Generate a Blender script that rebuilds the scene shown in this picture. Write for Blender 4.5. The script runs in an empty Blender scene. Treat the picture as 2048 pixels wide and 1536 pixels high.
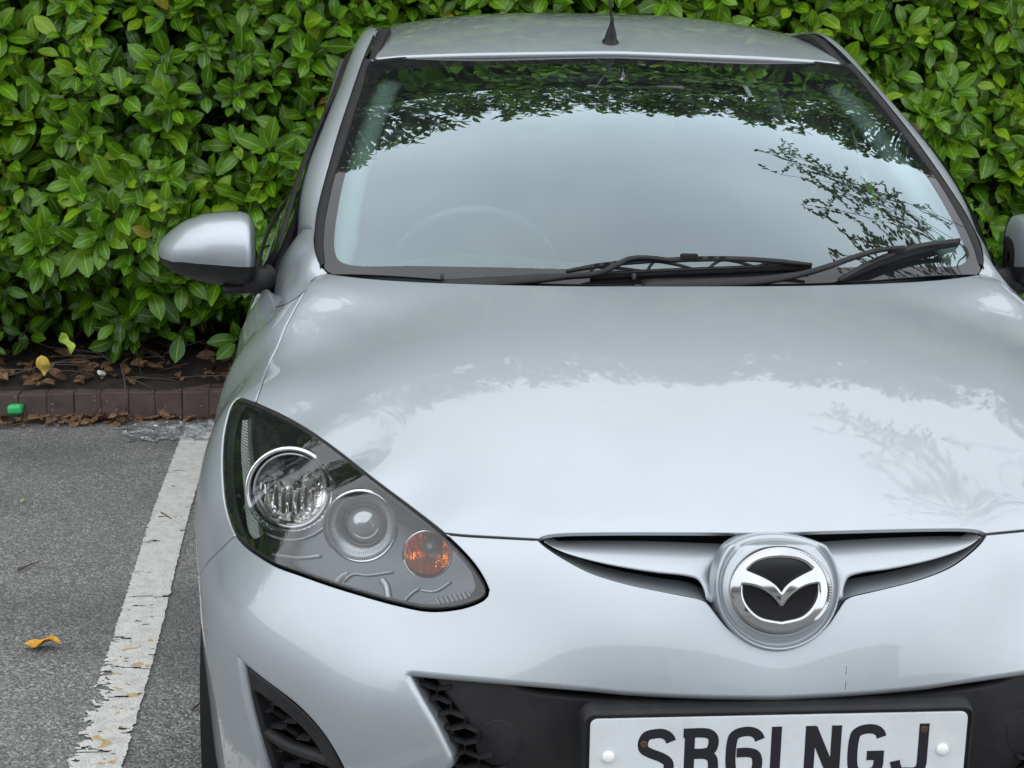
import bpy, bmesh, math, random
import numpy as np
from mathutils import Vector, Matrix, noise as mnoise
from mathutils.geometry import delaunay_2d_cdt
rng = np.random.default_rng(7); random.seed(7)
S = bpy.context.scene; COL = S.collection

# ---------------------------------------------------------------- camera
CAM = np.array([-.5177, -1.9183, 1.5034]); PITCH, YAW, ROLL = map(math.radians, (13.547, 4.387, .756)); FPX = 3100.7
_f = np.array([math.sin(YAW)*math.cos(PITCH), math.cos(YAW)*math.cos(PITCH), -math.sin(PITCH)])
_r = np.array([math.cos(YAW), -math.sin(YAW), 0]); _u = np.cross(_r, _f)
_c, _s = math.cos(ROLL), math.sin(ROLL)
_r, _u = _c*_r+_s*_u, -_s*_r+_c*_u
CM = np.array([_r, _u, _f])
cd = bpy.data.cameras.new('camera'); cam = bpy.data.objects.new('camera', cd); COL.objects.link(cam)
cd.sensor_width = 36; cd.lens = FPX/2048*36; cd.clip_start = .05; cd.clip_end = 500
mw = Matrix.Identity(4)
for i in range(3):
    mw[i][0], mw[i][1], mw[i][2], mw[i][3] = _r[i], _u[i], -_f[i], CAM[i]
cam.matrix_world = mw; S.camera = cam
S.view_settings.view_transform = 'Standard'; S.view_settings.look = 'None'
S.view_settings.gamma = 1; S.view_settings.use_curve_mapping = False; S.view_settings.exposure = 0.0

# ---------------------------------------------------------------- node helper and sky
class NT:
    def __init__(s, nt): s.nt = nt; s.nt.nodes.clear()
    def n(s, t, props=None, **ins):
        nd = s.nt.nodes.new(t)
        for k, v in (props or {}).items(): setattr(nd, k, v)
        for k, v in ins.items():
            k2 = int(k[1:]) if k[0] == '_' and k[1:].isdigit() else k.replace('_', ' ')
            sock = nd.inputs[k2]
            if isinstance(v, bpy.types.NodeSocket): s.nt.links.new(v, sock)
            else: sock.default_value = v
        return nd
    def math(s, op, a, b=0., c=0.): return s.n('ShaderNodeMath', {'operation': op}, _0=a, _1=b, _2=c).outputs[0]
    def mix(s, f, a, b): 
        nd = s.n('ShaderNodeMix', {'data_type': 'RGBA'}); 
        for i, v in ((0, f), (6, a), (7, b)):
            if isinstance(v, bpy.types.NodeSocket): s.nt.links.new(v, nd.inputs[i])
            else: nd.inputs[i].default_value = v
        return nd.outputs[2]
    def ramp(s, f, stops, interp='LINEAR'):
        nd = s.n('ShaderNodeValToRGB', Fac=f); cr = nd.color_ramp; cr.interpolation = interp
        while len(cr.elements) < len(stops): cr.elements.new(.5)
        for e, (p, c) in zip(cr.elements, stops): e.position = p; e.color = c if len(c) == 4 else (*c, 1)
        return nd.outputs[0]

SUN_EL, SUN_AZ = 58, 200
w = bpy.data.worlds.new('World'); S.world = w; w.use_nodes = True
t = NT(w.node_tree)
sky = t.n('ShaderNodeTexSky', {'sky_type': 'NISHITA', 'sun_disc': False, 'sun_elevation': math.radians(SUN_EL), 'sun_rotation': math.radians(SUN_AZ)})
bg1 = t.n('ShaderNodeBackground', Color=sky.outputs[0], Strength=.06)
tc = t.n('ShaderNodeTexCoord')
mp = t.n('ShaderNodeMapping', Vector=tc.outputs['Generated'], Scale=(1, 1, 1.6))
nz = t.n('ShaderNodeTexNoise', Vector=mp.outputs[0], Scale=2.2, Detail=5., Roughness=.45)
cl = t.ramp(nz.outputs[0], [(.32, (.80, .86, .93)), (.5, (.93, .97, 1.02)), (.68, (1.10, 1.13, 1.16))])
bg2 = t.n('ShaderNodeBackground', Color=cl, Strength=2.1)
ms = t.n('ShaderNodeMixShader', _0=.85, _1=bg1.outputs[0], _2=bg2.outputs[0])
t.n('ShaderNodeOutputWorld', Surface=ms.outputs[0])
sd = bpy.data.lights.new('sun', 'SUN'); sd.energy = .5; sd.angle = math.radians(178); sd.color = (1, .97, .92)
so = bpy.data.objects.new('sun', sd); COL.objects.link(so)
a = math.radians(SUN_AZ); e = math.radians(SUN_EL)
so.rotation_euler = Vector((math.sin(a)*math.cos(e), math.cos(a)*math.cos(e), math.sin(e))).to_track_quat('Z', 'Y').to_euler()

# ---------------------------------------------------------------- geometry helpers
def V3(*a): return np.array(a, float)
def ray_dir(px):
    px = np.atleast_2d(np.asarray(px, float))
    return np.stack([(px[:, 0]-1024)/FPX, -(px[:, 1]-768)/FPX, np.ones(len(px))], 1) @ CM
def at(x, y, X=None, Y=None, Z=None):
    """the place in the scene seen at photo pixel x, y with one coordinate known"""
    d = ray_dir([[x, y]])[0]
    t_ = (X-CAM[0])/d[0] if X is not None else (Y-CAM[1])/d[1] if Y is not None else (Z-CAM[2])/d[2]
    return CAM+t_*d
def project(P):
    q = (np.asarray(P)-CAM) @ CM.T
    return np.stack([1024+FPX*q[..., 0]/q[..., 2], 768-FPX*q[..., 1]/q[..., 2]], -1)
def spline(pts, n=8, closed=False):
    p = np.asarray(pts, float); m = len(p)
    if m < 3 and not closed: 
        s = np.linspace(0, 1, n+1)[:, None]; return p[0]*(1-s)+p[1]*s
    out = []
    for i in range(m if closed else m-1):
        g = lambda k: p[k % m] if closed else p[min(max(k, 0), m-1)]
        p0, p1, p2, p3 = g(i-1), g(i), g(i+1), g(i+2)
        if not closed and i == 0: p0 = 2*p1-p2
        if not closed and i == m-2: p3 = 2*p2-p1
        d = lambda a, b: max(np.linalg.norm(a-b)**.5, 1e-6)
        t0 = 0; t1 = t0+d(p0, p1); t2 = t1+d(p1, p2); t3 = t2+d(p2, p3)
        for s in np.linspace(t1, t2, n, endpoint=False):
            A1 = (t1-s)/(t1-t0)*p0+(s-t0)/(t1-t0)*p1; A2 = (t2-s)/(t2-t1)*p1+(s-t1)/(t2-t1)*p2; A3 = (t3-s)/(t3-t2)*p2+(s-t2)/(t3-t2)*p3
            B1 = (t2-s)/(t2-t0)*A1+(s-t0)/(t2-t0)*A2; B2 = (t3-s)/(t3-t1)*A2+(s-t1)/(t3-t1)*A3
            out.append((t2-s)/(t2-t1)*B1+(s-t1)/(t2-t1)*B2)
    if not closed: out.append(p[-1])
    return np.array(out)
def resample(P, step=None, n=None, closed=False):
    P = np.asarray(P, float)
    if closed: P = np.vstack([P, P[:1]])
    d = np.r_[0, np.cumsum(np.linalg.norm(np.diff(P, axis=0), axis=1))]
    if n is None: n = max(2, int(round(d[-1]/step)))
    s = np.linspace(0, d[-1], n+1)
    out = np.stack([np.interp(s, d, P[:, k]) for k in range(P.shape[1])], 1)
    return out[:-1] if closed else out
def unit(v): return v/np.maximum(np.linalg.norm(v, axis=-1, keepdims=True), 1e-12)

def mk(name, verts, faces, mat, parent=None, normals=None, smooth=True, uv=None, mirror=False, label=None, kind=None, matidx=None):
    """one mesh object; with mirror=True also its twin on the other side of the car"""
    outs = []
    for sgn in ((1, -1) if mirror else (1,)):
        v = np.asarray(verts, float).copy(); f = faces
        if sgn < 0: v[:, 0] *= -1; f = [tuple(reversed(q)) for q in faces]
        me = bpy.data.meshes.new(name); me.from_pydata(v.tolist(), [], [tuple(int(i) for i in q) for q in f])
        mats = mat if isinstance(mat, (list, tuple)) else [mat]
        for m_ in mats: me.materials.append(m_)
        if matidx is not None: me.polygons.foreach_set('material_index', list(matidx))
        me.update()
        if smooth: me.polygons.foreach_set('use_smooth', [True]*len(me.polygons))
        if uv is not None:
            ul = me.uv_layers.new(name='UVMap'); li = np.empty(len(me.loops), int); me.loops.foreach_get('vertex_index', li)
            ul.data.foreach_set('uv', np.asarray(uv, float)[li].ravel())
        if normals is not None:
            nn = np.asarray(normals, float).copy()
            if sgn < 0: nn[:, 0] *= -1
            me.normals_split_custom_set_from_vertices(nn.tolist())
        o = bpy.data.objects.new(name, me); COL.objects.link(o)
        if parent is not None:
            pr = parent[0 if sgn > 0 else 1] if isinstance(parent, (list, tuple)) else parent
            o.parent = pr
        if label: o['label'] = label
        if kind: o['kind'] = kind
        outs.append(o)
    return outs if mirror else outs[0]
def thing(name, label, cat, group=None, loc=(0, 0, 0)):
    o = bpy.data.objects.new(name, None); COL.objects.link(o); o.location = loc; o.empty_display_size = .1
    o['label'] = label; o['category'] = cat
    if group: o['group'] = group
    return o
def tag(o, label=None, cat=None, group=None, kind=None):
    if label: o['label'] = label
    if cat: o['category'] = cat
    if group: o['group'] = group
    if kind: o['kind'] = kind
    return o
def grid_faces(nu, nv, closed_u=False, flip=False):
    F = []
    for i in range(nu if closed_u else nu-1):
        for j in range(nv-1):
            a, b, c, d = i*nv+j, ((i+1) % nu)*nv+j, ((i+1) % nu)*nv+j+1, i*nv+j+1
            F.append((a, d, c, b) if flip else (a, b, c, d))
    return F
def tube(path, rad, n=8, cap=True, up=None):
    """round or oval tube along a path; rad = number, list, or list of (r1, r2)"""
    P = np.asarray(path, float); m = len(P); T = unit(np.gradient(P, axis=0))
    R_ = np.broadcast_to(np.asarray(rad, float).reshape(-1, 1) if np.ndim(rad) < 2 else np.asarray(rad, float), (m, 1 if np.ndim(rad) < 2 else 2))
    if R_.shape[1] == 1: R_ = np.repeat(R_, 2, 1)
    ref = np.array(up if up is not None else (0, 0, 1.)); V = []
    for i in range(m):
        a_ = np.cross(T[i], ref)
        if np.linalg.norm(a_) < 1e-4: a_ = np.cross(T[i], (1., 0, 0))
        a_ = unit(a_); b_ = np.cross(a_, T[i])
        if up is None: ref = b_
        for k in range(n):
            th = 2*math.pi*k/n; V.append(P[i]+a_*math.cos(th)*R_[i, 0]+b_*math.sin(th)*R_[i, 1])
    F = [(i*n+k, i*n+(k+1) % n, (i+1)*n+(k+1) % n, (i+1)*n+k) for i in range(m-1) for k in range(n)]
    if cap: F += [tuple(reversed(range(n))), tuple((m-1)*n+k for k in range(n))]
    return np.array(V), F
def box(c, s, rot=None, bev=0.0, seg=2):
    bm = bmesh.new(); bmesh.ops.create_cube(bm, size=1)
    bmesh.ops.scale(bm, vec=Vector(s), verts=bm.verts)
    if bev: bmesh.ops.bevel(bm, geom=bm.edges[:], offset=bev, segments=seg, affect='EDGES', profile=.6)
    if rot is not None: bmesh.ops.rotate(bm, matrix=rot, verts=bm.verts)
    bm.verts.index_update()
    V = np.array([v.co[:] for v in bm.verts])+np.array(c); F = [tuple(v.index for v in f.verts) for f in bm.faces]; bm.free()
    return V, F
def join(*vf):
    V = []; F = []; o = 0
    for v, f in vf:
        V.append(np.asarray(v)); F += [tuple(i+o for i in q) for q in f]; o += len(v)
    return np.vstack(V), F

# ---------------------------------------------------------------- smooth car surfaces through measured points
class RBF:
    def __init__(s, X, y, lam=1e-4):
        s.X = X; n, d = X.shape; K = np.linalg.norm(X[:, None]-X[None], axis=-1)**3
        Pm = np.c_[np.ones(n), X]; A = np.zeros((n+d+1, n+d+1)); A[:n, :n] = K+lam*np.eye(n); A[:n, n:] = Pm; A[n:, :n] = Pm.T
        sol = np.linalg.solve(A, np.r_[y, np.zeros(d+1)]); s.w = sol[:n]; s.c = sol[n:]
    def __call__(s, Q):
        out = np.empty(len(Q))
        for i in range(0, len(Q), 4000):
            q = Q[i:i+4000]; out[i:i+4000] = (np.linalg.norm(q[:, None]-s.X[None], axis=-1)**3) @ s.w+s.c[0]+q @ s.c[1:]
        return out
class Surf:
    def normals(s, uv):
        h = 1.5e-3; e1 = np.array([h, 0]); e2 = np.array([0, h])
        n = np.cross(s.ev(uv+e1)-s.ev(uv-e1), s.ev(uv+e2)-s.ev(uv-e2)); return unit(n)*s.flip
    def hit(s, px, t0=1.2, t1=7.0):
        """where the rays of photo pixels meet the surface"""
        D = ray_dir(px); N = 140; ts = np.linspace(t0, t1, N)
        vals = np.stack([s.f(CAM+D*t_) for t_ in ts], 1); out = []
        for k in range(len(D)):
            sg = vals[k]; idx = np.where((sg[:-1] > 0) & (sg[1:] <= 0))[0]
            if len(idx) == 0:
                out.append(CAM+D[k]*ts[np.argmin(sg)]); continue
            a_, b_ = ts[idx[0]], ts[idx[0]+1]
            for _ in range(26):
                m = (a_+b_)/2
                if s.f((CAM+D[k]*m)[None])[0] > 0: a_ = m
                else: b_ = m
            out.append(CAM+D[k]*(a_+b_)/2)
        return np.array(out)
class Star(Surf):
    """closed front body seen from a point in the engine bay: radius as a smooth function of direction"""
    C0 = V3(0, 1.0, .35); ax = unit(V3(0, -.8, .6)); ex = V3(1, 0, 0); ey = np.cross(ax, ex); flip = 1
    def __init__(s, pts, extra=None, lam=2e-5):
        P = np.array([(sg*p[0], p[1], p[2]) for p in pts for sg in ((1, -1) if p[0] > 1e-6 else (1,))], float)
        uv = s.inv(P); s.extra = extra; r = np.linalg.norm(P-s.C0, axis=1)/s.ref(s.dirs(uv))-1
        if extra is not None: r = r-extra(uv)
        s.rb = RBF(uv, r, lam)
        n = s.normals(np.array([[0., 0.]])); 
        if n[0] @ s.ax < 0: s.flip = -1
    def inv(s, P):
        d = unit(P-s.C0); c = d @ s.ax; th = np.arccos(np.clip(c, -1, 1)); x = d @ s.ex; y = d @ s.ey; m = np.maximum(np.hypot(x, y), 1e-9)
        return np.stack([th*x/m, th*y/m], 1)
    def dirs(s, uv):
        th = np.maximum(np.linalg.norm(uv, axis=1), 1e-9); k = np.sin(th)/th
        return np.cos(th)[:, None]*s.ax+(k*uv[:, 0])[:, None]*s.ex+(k*uv[:, 1])[:, None]*s.ey
    def ref(s, d):
        q = np.abs(d)/np.array([.89, 1.0, .66]); return (q**3.2).sum(1)**(-1/3.2)
    def rad(s, uv):
        r = s.rb(uv)
        if s.extra is not None: r = r+s.extra(uv)
        return s.ref(s.dirs(uv))*(1+r)
    def ev(s, uv): return s.C0+s.dirs(uv)*s.rad(uv)[:, None]
    def f(s, P): return np.linalg.norm(P-s.C0, axis=1)-s.rad(s.inv(P))
class Field(Surf):
    """height field over a frame O + u U + v V + h N"""
    def __init__(s, pts, O, U, V_, N, sym=False, lam=1e-5, off=0.):
        s.O, s.U, s.V, s.N = V3(*O), unit(V3(*U)), unit(V3(*V_)), unit(V3(*N))
        s.flip = 1 if np.cross(s.U, s.V) @ s.N > 0 else -1; s.off = off
        P = np.array([(sg*p[0], p[1], p[2]) for p in pts for sg in ((1, -1) if sym and abs(p[0]) > 1e-6 else (1,))], float)
        s.rb = RBF(s.inv(P), (P-s.O) @ s.N, lam)
    def inv(s, P): q = P-s.O; return np.stack([q @ s.U, q @ s.V], 1)
    def ev(s, uv): return s.O+uv[:, :1]*s.U+uv[:, 1:]*s.V+(s.rb(uv)+s.off)[:, None]*s.N
    def f(s, P): return (P-s.O) @ s.N-s.rb(s.inv(P))-s.off

def to_uv(surf, segs, n=8):
    """segs: list of ('px'|'xyz', [points]); returns a loop of 3D points on the surface"""
    out = []
    for kind, pts in segs:
        if kind == 'px': P = surf.hit(spline(pts, n))
        else: P = surf.ev(surf.inv(spline(pts, n)))
        out.append(P if not len(out) else P)
    return out
def loop3(surf, segs, step=.008, half=False, n=8, gap=0.):
    parts = []
    for P in to_uv(surf, segs, n): 
        q = resample(P, step); parts.append(q[:-1])
    parts.append(P[-1:] if half else np.zeros((0, 3)))
    L = np.vstack(parts)
    if half:
        L[0, 0] = L[-1, 0] = 0
        R_ = L[1:-1][::-1].copy(); R_[:, 0] *= -1; L = np.vstack([L, R_])
    keep = np.ones(len(L), bool)
    for i in range(len(L)):
        if np.linalg.norm(L[i]-L[i-1]) < step*.25 and keep[i-1]: keep[i] = False
    L = L[keep]
    return offset3(surf, L, gap) if gap else L
def area2(q): return .5*np.sum(q[:, 0]*np.roll(q[:, 1], -1)-np.roll(q[:, 0], -1)*q[:, 1])
def tang_out(surf, L):
    uv = surf.inv(L); N = surf.normals(uv); T = unit(np.roll(L, -1, 0)-np.roll(L, 1, 0)); B = np.cross(T, N)
    if area2(uv)*surf.flip < 0: B = -B
    return unit(B), N
def offset3(surf, L, g):
    B, N = tang_out(surf, L); return surf.ev(surf.inv(L-B*g))
def inside(poly, q):
    x, y = q[:, 0], q[:, 1]; c = np.zeros(len(q), bool); px, py = poly[:, 0], poly[:, 1]
    for i in range(len(poly)):
        j = i-1; cond = (py[i] > y) != (py[j] > y)
        xi = (px[j]-px[i])*(y-py[i])/(py[j]-py[i]+1e-15)+px[i]; c ^= cond & (x < xi)
    return c
def panel(name, surf, outer, holes=(), mat=None, parent=None, roll=.002, depth=.012, hroll=.006, hdepth=.02, cell=.022, mirror=False, label=None, hprof=None, skirt=True):
    loops = [outer]+list(holes); uvs = [surf.inv(L) for L in loops]
    # grid points inside
    o = uvs[0]; lo, hi = o.min(0), o.max(0); cu = cell/ (1.0 if isinstance(surf, Field) else .85)
    gx = np.arange(-math.ceil(-lo[0]/cu)*cu if lo[0] < 0 else lo[0], hi[0], cu); gy = np.arange(lo[1], hi[1], cu*.866)
    G = np.array([(x+(cu/2 if j % 2 else 0), y) for j, y in enumerate(gy) for x in gx])
    ok = inside(o, G)
    for h in uvs[1:]: ok &= ~inside(h, G)
    G = G[ok]; Lall = np.vstack(uvs); 
    dmin = np.array([np.min(np.sum((Lall-g)**2, 1)) for g in G])**.5 if len(G) else np.zeros(0)
    G = G[dmin > cu*.35]
    pts = [Vector(p) for p in np.vstack([Lall, G]) ]
    edges = []; b = 0
    for L in uvs: edges += [(b+i, b+(i+1) % len(L)) for i in range(len(L))]; b += len(L)
    vo, eo, fo, ov, oe, of = delaunay_2d_cdt(pts, edges, [], 0, 1e-6, True)
    q = np.array([v[:] for v in vo]); F = []
    cen = np.array([q[list(f)].mean(0) for f in fo]); ok = inside(o, cen)
    for h in uvs[1:]: ok &= ~inside(h, cen)
    for f, k in zip(fo, ok):
        if k:
            pq = q[list(f)]; F.append(tuple(f) if area2(pq)*surf.flip > 0 else tuple(reversed(f)))
    P = surf.ev(q); N = surf.normals(q)
    if skirt:
        idx_of = {}
        for i, lst in enumerate(ov):
            for k in lst: idx_of[k] = i
        VP = [P]; VN = [N]; base = len(P); b = 0
        for li, L in enumerate(loops):
            R0, D0 = (roll, depth) if li == 0 else (hroll, hdepth)
            if hasattr(R0, '__len__'): R0, = R0
            B, Nn = tang_out(surf, L)
            if li > 0: B = -B
            m = len(L); ids = [idx_of.get(b+i, None) for i in range(m)]
            ccw = area2(uvs[li])*surf.flip > 0
            if li > 0: ccw = not ccw
            rings = []
            angs = (30, 60, 90) if R0 > .003 else (45, 90)
            for an in angs:
                r = math.radians(an); rings.append((L+B*R0*math.sin(r)-Nn*R0*(1-math.cos(r)), unit(Nn*math.cos(r)+B*math.sin(r))))
            rings.append((L+B*R0-Nn*(R0+D0), B))
            prev = ids
            for RP, RN in rings:
                VP.append(RP); VN.append(RN); cur = [base+i for i in range(m)]; base += m
                for i in range(m):
                    j = (i+1) % m
                    if None in (prev[i], prev[j]): continue
                    F.append((prev[i], cur[i], cur[j], prev[j]) if ccw else (prev[j], cur[j], cur[i], prev[i]))
                prev = cur
            b += m
        P = np.vstack(VP); N = np.vstack(VN)
    return mk(name, P, F, mat, parent, normals=N, mirror=mirror, label=label)
# ---------------------------------------------------------------- materials
def mat(name):
    m = bpy.data.materials.new(name); m.use_nodes = True; return m, NT(m.node_tree)
def principled(name, col, rough=.5, metal=0., **kw):
    m, t = mat(name); p = t.n('ShaderNodeBsdfPrincipled', Base_Color=(*col, 1), Roughness=rough, Metallic=metal, **kw)
    t.n('ShaderNodeOutputMaterial', Surface=p.outputs[0]); return m
def objco(t, scale=1.): 
    c = t.n('ShaderNodeTexCoord').outputs['Object']
    return t.n('ShaderNodeMapping', Vector=c, Scale=(scale,)*3 if not hasattr(scale, '__len__') else scale).outputs[0]
def plastic(name, col, rough, grain=900., bump=.15, dust=.08, spec=.28):
    m, t = mat(name); co = objco(t)
    n1 = t.n('ShaderNodeTexNoise', Vector=co, Scale=grain, Detail=2.).outputs[0]
    n2 = t.n('ShaderNodeTexNoise', Vector=co, Scale=14., Detail=6., Roughness=.65).outputs[0]
    dm = t.ramp(n2, [(.45, (0, 0, 0)), (.75, (1, 1, 1))])
    c = t.mix(t.math('MULTIPLY', dm, dust), (*col, 1), (.16, .155, .145, 1))
    r = t.math('ADD', rough, t.math('MULTIPLY', n2, .15))
    b = t.n('ShaderNodeBump', Strength=bump, Distance=.0004, Height=n1).outputs[0]
    p = t.n('ShaderNodeBsdfPrincipled', Base_Color=c, Roughness=r, Normal=b); p.inputs['Specular IOR Level'].default_value = spec
    t.n('ShaderNodeOutputMaterial', Surface=p.outputs[0]); return m
def make_paint():
    m, t = mat('silver metallic paint'); co = objco(t)
    fl = t.n('ShaderNodeTexVoronoi', Vector=co, Scale=2600.)
    flv = t.n('ShaderNodeSeparateColor', Color=fl.outputs['Color'])
    n2 = t.n('ShaderNodeTexNoise', Vector=co, Scale=3.5, Detail=7., Roughness=.6).outputs[0]
    n3 = t.n('ShaderNodeTexNoise', Vector=co, Scale=60., Detail=4., Roughness=.7).outputs[0]
    base = t.mix(t.math('MULTIPLY', flv.outputs[0], .25), (.387, .42, .452, 1), (.532, .565, .598, 1))
    dirt = t.ramp(n2, [(.48, (0, 0, 0)), (.8, (1, 1, 1))])
    spot = t.math('MULTIPLY', t.ramp(t.n('ShaderNodeTexVoronoi', Vector=co, Scale=46.).outputs['Distance'], [(.10, (1, 1, 1)), (.24, (0, 0, 0))]), t.ramp(n2, [(.50, (0, 0, 0)), (.62, (1, 1, 1))]))
    base = t.mix(t.math('MULTIPLY', dirt, .14), base, (.30, .29, .27, 1)); base = t.mix(t.math('MULTIPLY', spot, .06), base, (.7, .7, .68, 1))
    # stone chips and specks
    vc = t.n('ShaderNodeTexVoronoi', Vector=co, Scale=28.)
    chip = t.math('LESS_THAN', t.n('ShaderNodeTexVoronoi', Vector=co, Scale=21.).outputs['Distance'], .022)
    sel = t.math('GREATER_THAN', t.n('ShaderNodeTexNoise', Vector=co, Scale=9.).outputs[0], .55)
    chip = t.math('MULTIPLY', chip, sel)
    base = t.mix(t.math('MULTIPLY', chip, .55), base, (.08, .08, .08, 1))
    rough = t.math('ADD', .50, t.math('MULTIPLY', dirt, .06))
    fn = t.n('ShaderNodeBump', Strength=.06, Distance=.0003, Height=flv.outputs[1]).outputs[0]
    p = t.n('ShaderNodeBsdfPrincipled', Base_Color=base, Roughness=rough, Metallic=.82, Normal=fn)
    p.inputs['Coat Weight'].default_value = 1; t.nt.links.new(t.math('MULTIPLY', t.math('ADD', dirt, .25), .045), p.inputs['Coat Roughness']); p.inputs['Coat IOR'].default_value = 1.5
    ob = t.n('ShaderNodeBump', Strength=.035, Distance=.001, Height=n3).outputs[0]
    t.nt.links.new(ob, p.inputs['Coat Normal'])
    t.n('ShaderNodeOutputMaterial', Surface=p.outputs[0]); return m
def make_glass(name, tint=(.80, .88, .86), k=1.9, dust=.02, rough=.0, ior=1.5, rtint=(1, 1, 1)):
    m, t = mat(name); co = objco(t)
    fr = t.n('ShaderNodeFresnel', IOR=ior).outputs[0]
    f2 = t.math('MINIMUM', t.math('MULTIPLY', fr, k), 1.)
    tr = t.n('ShaderNodeBsdfTransparent', Color=(*tint, 1))
    nz = t.n('ShaderNodeTexNoise', Vector=co, Scale=5., Detail=6.).outputs[0]
    df = t.n('ShaderNodeBsdfDiffuse', Color=(.6, .62, .62, 1))
    m1 = t.n('ShaderNodeMixShader', _0=t.math('MULTIPLY', nz, dust*2), _1=tr.outputs[0], _2=df.outputs[0])
    gl = t.n('ShaderNodeBsdfGlossy', Color=(*rtint, 1), Roughness=rough)
    m2 = t.n('ShaderNodeMixShader', _0=f2, _1=m1.outputs[0], _2=gl.outputs[0])
    t.n('ShaderNodeOutputMaterial', Surface=m2.outputs[0]); return m
PAINT = make_paint()
BLACK = plastic('black trim plastic', (.010, .010, .011), .45)
GREYPL = plastic('weathered cowl plastic', (.040, .040, .043), .55, dust=.2)
DARK = principled('dark cavity', (.006, .006, .007), .9)
RUBBER = plastic('black rubber', (.011, .011, .012), .6)
GLOSSB = principled('gloss black', (.008, .008, .010), .08)
FRIT = principled('ceramic black glass border', (.012, .012, .014), .02)
CHROME = principled('chrome', (.78, .79, .80), .06, 1.); BADGE = principled('badge chrome', (.50, .505, .51), .07, 1.)
CHROME2 = principled('satin chrome', (.62, .63, .64), .2, 1.)
WSG = make_glass('windscreen glass', (.70, .83, .82), 3.2, .02, rtint=(.77, .93, 1.0))
SIDEG = make_glass('side window glass', (.45, .52, .50), 1.9, .02)
LENS = make_glass('clear headlight plastic', (.95, .965, .965), 1.25, .012, .0)

# ---------------------------------------------------------------- body surface: measured points (half width, length, height)
_hy = [.10, .22, .38, .58, .8, .93, 1.05]; _hz = [.792, .848, .903, .955, .993, 1.010, 1.023]
def hood_mid(y):
    k = np.polyfit(_hy, _hz, 4); return float(np.polyval(k, y))
def hood_pts():
    ey = [.123, .155, .185, .28, .40, .54, .67, .77, .85, .92, .98, 1.04, 1.08, 1.2]; ea = [.32, .40, .452, .513, .589, .674, .758, .748, .732, .718, .698, .680, .654, .62]; ez = [.787, .782, .777, .795, .82, .842, .850, .872, .900, .937, .967, .993, 1.001, 1.008]
    out = []
    for y in (.13, .18, .25, .33, .42, .52, .62, .72, .82, .92, 1.02, 1.12):
        a_ = np.interp(y, ey, ea); z_ = np.interp(y, ey, ez); zc = hood_mid(y)
        for f in (0, .22, .42, .6, .76, .89): out.append((a_*f, y, zc-(zc-z_)*f**2.8))
    return out
BODY = hood_pts()+[(0,.10,.792),(0,.076,.765),(0,.056,.73),(0,.026,.67),(0,.003,.61),(0,-.006,.55),(0,.004,.45),(0,.040,.35),(0,.11,.25),(0,.2,.17),
(.32,.123,.787),(.32,.098,.755),(.32,.070,.70),(.32,.034,.61),(.32,.022,.5),(.33,.048,.38),(.33,.13,.25),(.33,.22,.17),(.452,.185,.777),(.416,.14,.75),(.395,.115,.716),(.465,.13,.683),(.513,.28,.795),(.589,.40,.82),(.674,.54,.842),(.758,.67,.850),(.5425,.17,.694),(.645,.24,.709),(.710,.32,.706),(.755,.41,.703),(.790,.51,.725),(.808,.60,.768),(.813,.68,.807),(.792,.72,.843),
(.56,.245,.765),(.72,.44,.79),(.625,.31,.79),
(.748,.77,.872),(.732,.85,.900),(.718,.92,.937),(.698,.98,.967),(.680,1.04,.993),(.654,1.08,1.001),(.715,1.1,.973),(.715,1.2,.987),(.66,1.2,1.007),
(.76,.9,.885),(.805,.9,.83),(.845,.88,.765),(.872,.89,.70),(.880,.85,.64),(.83,.75,.80),(.858,.76,.73),
(.870,.72,.61),(.858,.62,.56),(.847,.55,.493),(.835,.50,.43),(.82,.46,.35),(.80,.44,.25),(.865,.67,.66),(.835,.58,.70),
(.508,.090,.601),(.52,.084,.5),(.54,.11,.38),(.56,.20,.25),(.64,.17,.61),(.66,.175,.52),(.67,.21,.38),(.69,.29,.25),(.735,.27,.61),(.75,.275,.52),(.76,.31,.40),(.765,.38,.25),(.80,.39,.60),(.81,.40,.50),
(.745,1.05,.935),(.79,1.05,.888),(.838,1.05,.82),(.868,1.05,.74),(.876,1.05,.6),(.868,1.05,.45),(.855,1.05,.25),
(.745,1.26,.985),(.785,1.3,.945),(.833,1.3,.865),(.858,1.3,.77),(.866,1.3,.6),(.862,1.3,.45),(.845,1.3,.25),
(.82,1.5,.93),(.852,1.5,.80),(.862,1.5,.6),(.845,1.5,.25),(.76,1.45,1.02)]

FRONT = Star(BODY)
_line = FRONT.inv(spline([(.632, 1.02, 1.005), (.595, .82, .955), (.53, .60, .92), (.455, .42, .885), (.385, .26, .84), (.335, .13, .785)], 10))
def crease(uv):
    out = np.zeros(len(uv)); q = np.stack([np.abs(uv[:, 0]), uv[:, 1]], 1)
    ly = _line[:, 1]; o = np.argsort(ly); lx = np.interp(q[:, 1], ly[o], _line[o, 0])
    s = q[:, 0]-lx; e = .007; sp = e*np.log1p(np.exp(np.clip(s/e, -40, 40)))
    hi, lo = ly.max(), ly.min(); u = np.clip((q[:, 1]-lo)/(hi-lo), -.2, 1.2)
    amp = .15*np.clip(u*1.3+.15, 0, 1)*np.clip((1.12-u)*6, 0, 1)*np.clip((u+.15)*6, 0, 1)
    return -amp*np.minimum(sp, .10+.4*np.maximum(0, .0))
FRONT = Star(BODY, extra=crease, lam=1e-4)

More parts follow.
